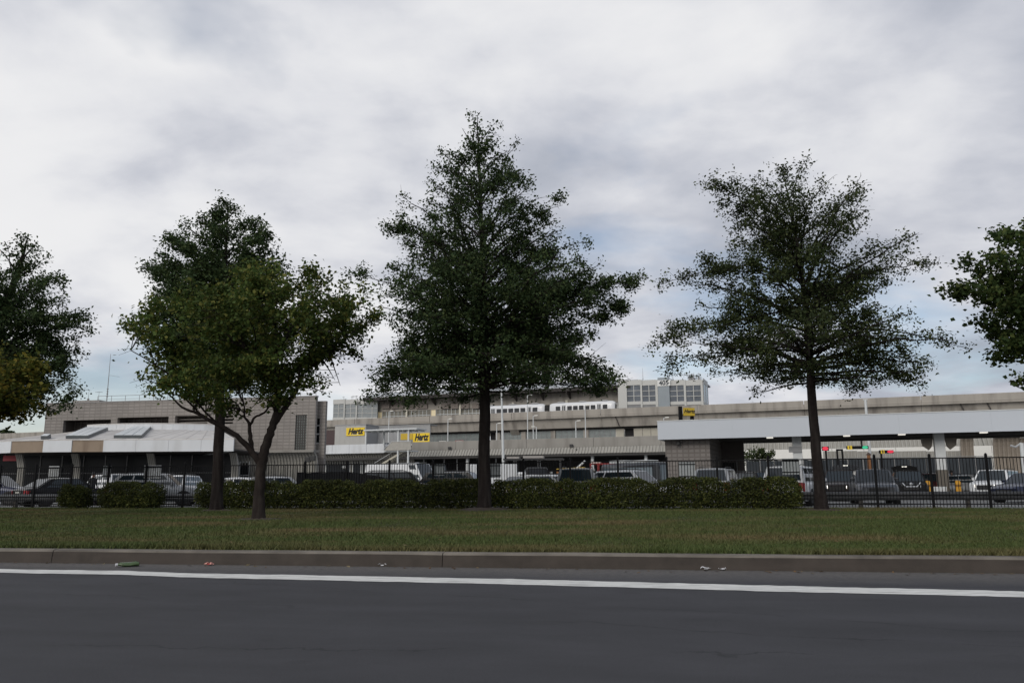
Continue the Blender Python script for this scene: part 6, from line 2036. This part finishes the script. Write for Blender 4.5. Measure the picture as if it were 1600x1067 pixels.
# car rack above and behind the cab
rk = thing('car_rack', 'dark steel upper deck of a car transporter behind the black truck cab', 'transporter', at(838, 740, 97) * 1.0, R(-6)); rk.location.z = LOT
Q = Fr(838, 97, 6)
qa, qb = Q.x(786, 0, 715) - 0, Q.x(880, 0, 715)
zr_ = Q.z(830, 718.5) - LOT
MB().box(qa, qb, 0, .18, zr_, zr_ + .20).box(qa, qb, 2.3, 2.48, zr_, zr_ + .20).build('side_rail', mtrim, rk)
mb = MB()
for i in range(12):
    x = qa + (qb - qa) * (i + .5) / 12; mb.box(x - .12, x + .12, .19, 2.29, zr_ + .02, zr_ + .1)
mb.build('deck_slats', M('deck steel', (.16, .15, .14), .6), rk)
for x in (qa + .3, qa + 1.6, qa + 4.2, qb - .4):
    MB().box(x - .08, x + .08, .02, .16, 0, zr_).box(x - .08, x + .08, 2.32, 2.46, 0, zr_).build('stanchion', mtrim, rk)
MB().slab([(qa + .2, .03, 0), (qa + .4, .03, 0), (qa + 1.5, .03, zr_), (qa + 1.3, .03, zr_)], (0, .12, 0)).build('brace', mtrim, rk)
MB().box(qa + .4, qa + 1.9, .3, 2.1, zr_ + .21, zr_ + .42).box(qa + 2.4, qb - 2.4, .3, 2.1, zr_ + .24, zr_ + .5).build('stowed_ramp', M('ramp grey', (.33, .31, .29), .6, .15), rk)
# white box truck seen side-on behind the tallest trunk
t = vehicle_root('box_truck', 'white box truck side standing by the tall white mast', 'truck', 778, 93, 88)
MB().box(-3.2, 2.2, -1.2, 1.2, .95, 3.3).build('cargo_box', mwhite, t, bevel=.05)
for i in range(6):
    x = -3.0 + i * 1.0; MB().box(x, x + .04, -1.215, -1.2, 1.0, 3.25).build('seam', mrail, t)
rings = []
for x, k, zt in ((2.25, 1, 2.4), (3.1, 1, 2.4), (3.6, .95, 1.6), (4.2, .9, 1.4), (4.35, .85, 1.2)):
    rings.append([(x, -1.0 * k, .6), (x, -1.0 * k, zt - .15), (x, -.85 * k, zt), (x, .85 * k, zt), (x, 1.0 * k, zt - .15), (x, 1.0 * k, .6)])
MB().loft(rings).build('cab', p_white, t, smooth=35)
MB().box(2.5, 3.2, -1.015, 1.015, 1.5, 2.15).build('side_window', mgl, t)
MB().slab([(3.6, -.8, 1.65), (3.6, .8, 1.65), (3.2, .78, 2.25), (3.2, -.78, 2.25)], (.02, 0, .02)).build('windscreen', mgl, t)
MB().box(-3.2, 4.2, -.45, .45, .6, .92).build('chassis', mtrim, t)
wheels(t, (3.3, -1.9), 1.05, .45)
# orange lift truck
t = vehicle_root('lift_truck', 'orange lift truck with a raised white boom right of the black truck cab', 'truck', 893, 108, 80)
MB().box(-2.0, 2.0, -1.1, 1.1, .6, 1.5).build('chassis', M('orange paint', (0.42, 0.15, 0.015), .5, .1), t, bevel=.06)
MB().box(.4, 1.9, -1.0, 1.0, 1.505, 3.1).build('cab', MATS['orange paint'], t, bevel=.12)
MB().box(.6, 1.7, -1.02, -1.001, 2.0, 2.9).build('side_window', mgl, t)
MB().box(1.905, 1.93, -.8, .8, 2.0, 2.9).build('windscreen', mgl, t)
MB().tube([(-1.6, -.2, 1.5), (.6, -.6, 2.9), (2.0, -.8, 4.05)], .13, 8).build('boom', msteelw, t)
MB().box(-1.9, .3, -1.0, 1.0, 1.51, 1.75).box(-1.9, -1.8, -1, 1, 1.76, 2.7).build('rack', MATS['orange paint'], t)
MB().tube([(-1.9, -1.0, 3.0), (2.0, -1.0, 3.2)], .06, 5).build('handrail', M('yellow rail', (.5, .33, .03), .5), t)
wheels(t, (1.3, -1.3), 1.1, .5)
# red tow truck frame left of the bus
t = vehicle_root('tow_truck', 'red tow truck frame with lights just left of the shuttle bus', 'truck', 934, 98, -60)
mrd = M('truck red', (0.30, 0.035, 0.03), .45, .1)
MB().box(.6, 2.2, -1.1, 1.1, .7, 2.5).build('cab', mrd, t, bevel=.15)
MB().slab([(2.21, -.9, 1.7), (2.21, .9, 1.7), (2.21, .85, 2.35), (2.21, -.85, 2.35)], (.02, 0, 0)).build('windscreen', mgl, t)
for s_ in (-1, 1): MB().box(.9, 1.9, s_ * 1.105 - .01, s_ * 1.105 + .01, 1.65, 2.3).build('side_window', mgl, t)
MB().box(-3.0, .55, -1.0, 1.0, .75, 1.1).build('bed', mrd, t)
mb = MB()
for x in (.45, -2.6):
    for y in (-.95, .95): mb.box(x - .09, x + .09, y - .09, y + .09, 1.1, 3.35)
mb.box(-2.7, .55, -1.04, -.86, 3.36, 3.5).box(-2.7, .55, .86, 1.04, 3.36, 3.5); mb.build('frame', mrd, t)
MB().box(.0, .35, -.9, .9, 3.51, 3.72).build('light_bar', M('light bar', (.6, .5, .45), .3, .1), t)
wheels(t, (1.5, -1.8), 1.05, .45)

# ================================================================== PEOPLE
msk = M('skin', (0.30, 0.18, 0.13), .6, .05)
mhair = M('dark hair', (0.012, 0.010, 0.009), .7, .1)
def person(u, Y, head, label, shirt, trousers, stride=.12, seed=1, arm=0.15):
    p = at(u, 740, Y); head = head - math.degrees(math.atan((u - 800) / F))
    t = thing('person', label, 'person', (p.x, p.y, LOT), math.atan2(-math.cos(R(head)), math.sin(R(head))))
    V = []; E_ = []; Rd = []
    def j(x, y, z, r, par=None):
        V.append((x, y, z)); Rd.append(r)
        if par is not None: E_.append((par, len(V) - 1))
        return len(V) - 1
    pel = j(0, 0, .95, .145); wa = j(0, 0, 1.10, .125, pel); ch = j(.02, 0, 1.30, .155, wa); nk0 = j(.0, 0, 1.45, .085, ch); nk = j(.02, 0, 1.52, .055, nk0); hd = j(.04, 0, 1.60, .085, nk); h2 = j(.045, 0, 1.68, .095, hd); j(.035, 0, 1.735, .06, h2)
    for s_ in (-1, 1):
        sh_ = j(0, s_ * .17, 1.41, .07, ch); el = j(-.04 + arm * .3, s_ * .235, 1.13, .047, sh_); wr_ = j(.06 + arm, s_ * .245, .90, .033, el)
        hn = j(.09 + arm, s_ * .245, .83, .036, wr_); 
        for q in range(4): j(.10 + arm + .012 * q - .02, s_ * (.235 + .006 * q), .745 + .008 * abs(q - 1), .010, hn)
        j(.135 + arm, s_ * .225, .80, .011, hn)
        st_ = stride * s_
        hp = j(0, s_ * .09, .90, .105, pel); kn = j(.03 + st_ * .6, s_ * .10, .50, .07, hp); an = j(-.02 + st_, s_ * .10, .10, .047, kn); ft = j(.12 + st_, s_ * .11, .04, .042, an); j(.20 + st_, s_ * .115, .035, .03, ft)
    me = bpy.data.meshes.new('body'); me.from_pydata(V, E_, [])
    o = put('body', me, t)
    o.modifiers.new('skin', 'SKIN'); sd = o.modifiers.new('sub', 'SUBSURF'); sd.levels = 1; sd.render_levels = 1
    bpy.context.view_layer.update()
    if not me.skin_vertices: 
        bpy.context.view_layer.objects.active = o
    sv = me.skin_vertices[0].data
    for i, r in enumerate(Rd): sv[i].radius = (r, r)
    sv[0].use_root = True
    bpy.context.view_layer.update()
    m2 = bpy.data.meshes.new_from_object(o.evaluated_get(bpy.context.evaluated_depsgraph_get()))
    o.modifiers.clear(); o.data = m2
    m2.materials.clear()
    for m in (shirt, trousers, msk, mtrim): m2.materials.append(m)
    for f in m2.polygons:
        z = f.center.z; y = abs(f.center.y)
        f.material_index = 2 if z > 1.49 or (z < .90 and y > .185) else (0 if z > .96 else (3 if z < .09 else 1))
        f.use_smooth = True
    MB().lathe([(0, 1.79), (.06, 1.78), (.098, 1.73), (.105, 1.67), (.10, 1.62)], 12, c=(.025, 0, 0)).build('hair', mhair, t, smooth=True)
    mb = MB()
    for s_ in (-1, 1): mb.box(.128, .140, s_ * .035 - .012, s_ * .035 + .012, 1.655, 1.668)
    mb.build('eyes', mink, t)
    MB().slab([(.13, -.012, 1.61), (.13, .012, 1.61), (.13, 0, 1.65)], (.025, 0, -.004)).build('nose', msk, t)
    MB().box(.122, .134, -.022, .022, 1.575, 1.583).build('mouth', M('lips', (.2, .08, .07), .6), t)
person(1163, 50, 150, 'person in dark clothes standing at the end of the block wall room', M('dark jacket', (0.018, 0.018, 0.022), .8, .2), M('dark trousers', (0.015, 0.016, 0.022), .8, .2))
person(146, 45, 30, 'person in black standing between the two round shrubs beyond the fence', M('black shirt', (0.014, 0.014, 0.016), .8, .2), M('purple grey trousers', (0.05, 0.035, 0.055), .8, .2), arm=.05)
person(1487, 54, -40, 'person in a dark jacket behind the right yellow bollard', M('dark jacket', (0.018, 0.018, 0.022), .8), M('navy trousers', (0.014, 0.016, 0.03), .8), stride=.2)

# ================================================================== LITTER IN THE GUTTER
def litter(u, v, name, label, build):
    p = gp(u, v, 0.0)
    t = thing(name, label, 'litter', (p.x, p.y, 0.004), KROT, 'litter in the gutter')
    build(t); return t
mlit = M('litter white', (0.60, 0.60, 0.62), .6, .05, 20)
def lid(t):
    MB().lathe([(0, .028), (.06, .03), (.085, .022), (.10, .012), (.10, .004), (.085, .008), (0, .018)], 18).build('lid', mlit, t, rot=(R(4), 0, 0), smooth=30)
    MB().box(-.02, .02, -.012, .012, .03, .036).build('sip_tab', mlit, t, rot=(R(4), 0, 0))
litter(162, 878.5, 'cup_lid', 'round whitish cup lid lying against the kerb', lid)
def bottle(t):
    mb = MB(); rr = random.Random(2)
    rings = []
    for x, r, h in ((-.16, .018, .03), (-.13, .03, .035), (-.09, .05, .03), (0, .055, .022), (.08, .056, .034), (.12, .045, .03), (.125, .0, .03)):
        rings.append([(x, math.cos(2 * PI * k / 12) * r * 1.1, max(.003, h + math.sin(2 * PI * k / 12) * r * .62 + rr.uniform(-.006, .006))) for k in range(12)])
    mb.loft(rings).build('bottle', M('green plastic', (0.05, 0.085, 0.03), .25, .3, 12), t, rot=(0, 0, .5), smooth=40)
    MB().tube([(-.19, -.01, .03), (-.16, 0, .03)], .02, 10).build('cap', mlit, t, rot=(0, 0, .5))
litter(203, 885, 'plastic_bottle', 'crushed dark green bottle on the asphalt before the white line', bottle)
def paper(t, m1, m2, s=.06, seed=1):
    rr = random.Random(seed); n = 5
    pts = [[Vector(((i / n - .5) * 2 * s + rr.uniform(-.2, .2) * s, (k / n - .5) * 1.5 * s + rr.uniform(-.2, .2) * s, .006 + rr.random() * s * .75)) for k in range(n + 1)] for i in range(n + 1)]
    mb = MB()
    for i in range(n):
        for k in range(n): mb.quad(pts[i][k], pts[i + 1][k], pts[i + 1][k + 1], pts[i][k + 1])
    mb.build('sheet', m1, t, fix=False)
    mb = MB(); mb.slab([(-.3 * s, -.9 * s, .01), (.5 * s, -.9 * s, .012), (.4 * s, -.4 * s, .5 * s), (-.2 * s, -.4 * s, .45 * s)], (0, .004, .002)); mb.build('printed_corner', m2, t)
mpk = M('pink paper', (0.55, 0.26, 0.22), .7, .2, 30)
litter(327, 883, 'paper_scrap', 'crumpled pinkish paper scrap in the gutter', lambda t: paper(t, mpk, M('red print', (.35, .04, .04), .6), .055, 4))
litter(598, 884.5, 'paper_scrap', 'single bright white paper scrap in the gutter at mid picture', lambda t: paper(t, mlit, mlit, .055, 7))
litter(1102, 890, 'paper_scrap', 'long white paper scrap by the kerb, left one of a pair', lambda t: paper(t, mlit, mgrayw, .07, 9))
litter(1129, 890.5, 'paper_scrap', 'flat white paper scrap by the kerb, right one of a pair', lambda t: paper(t, mlit, mlit, .05, 12))
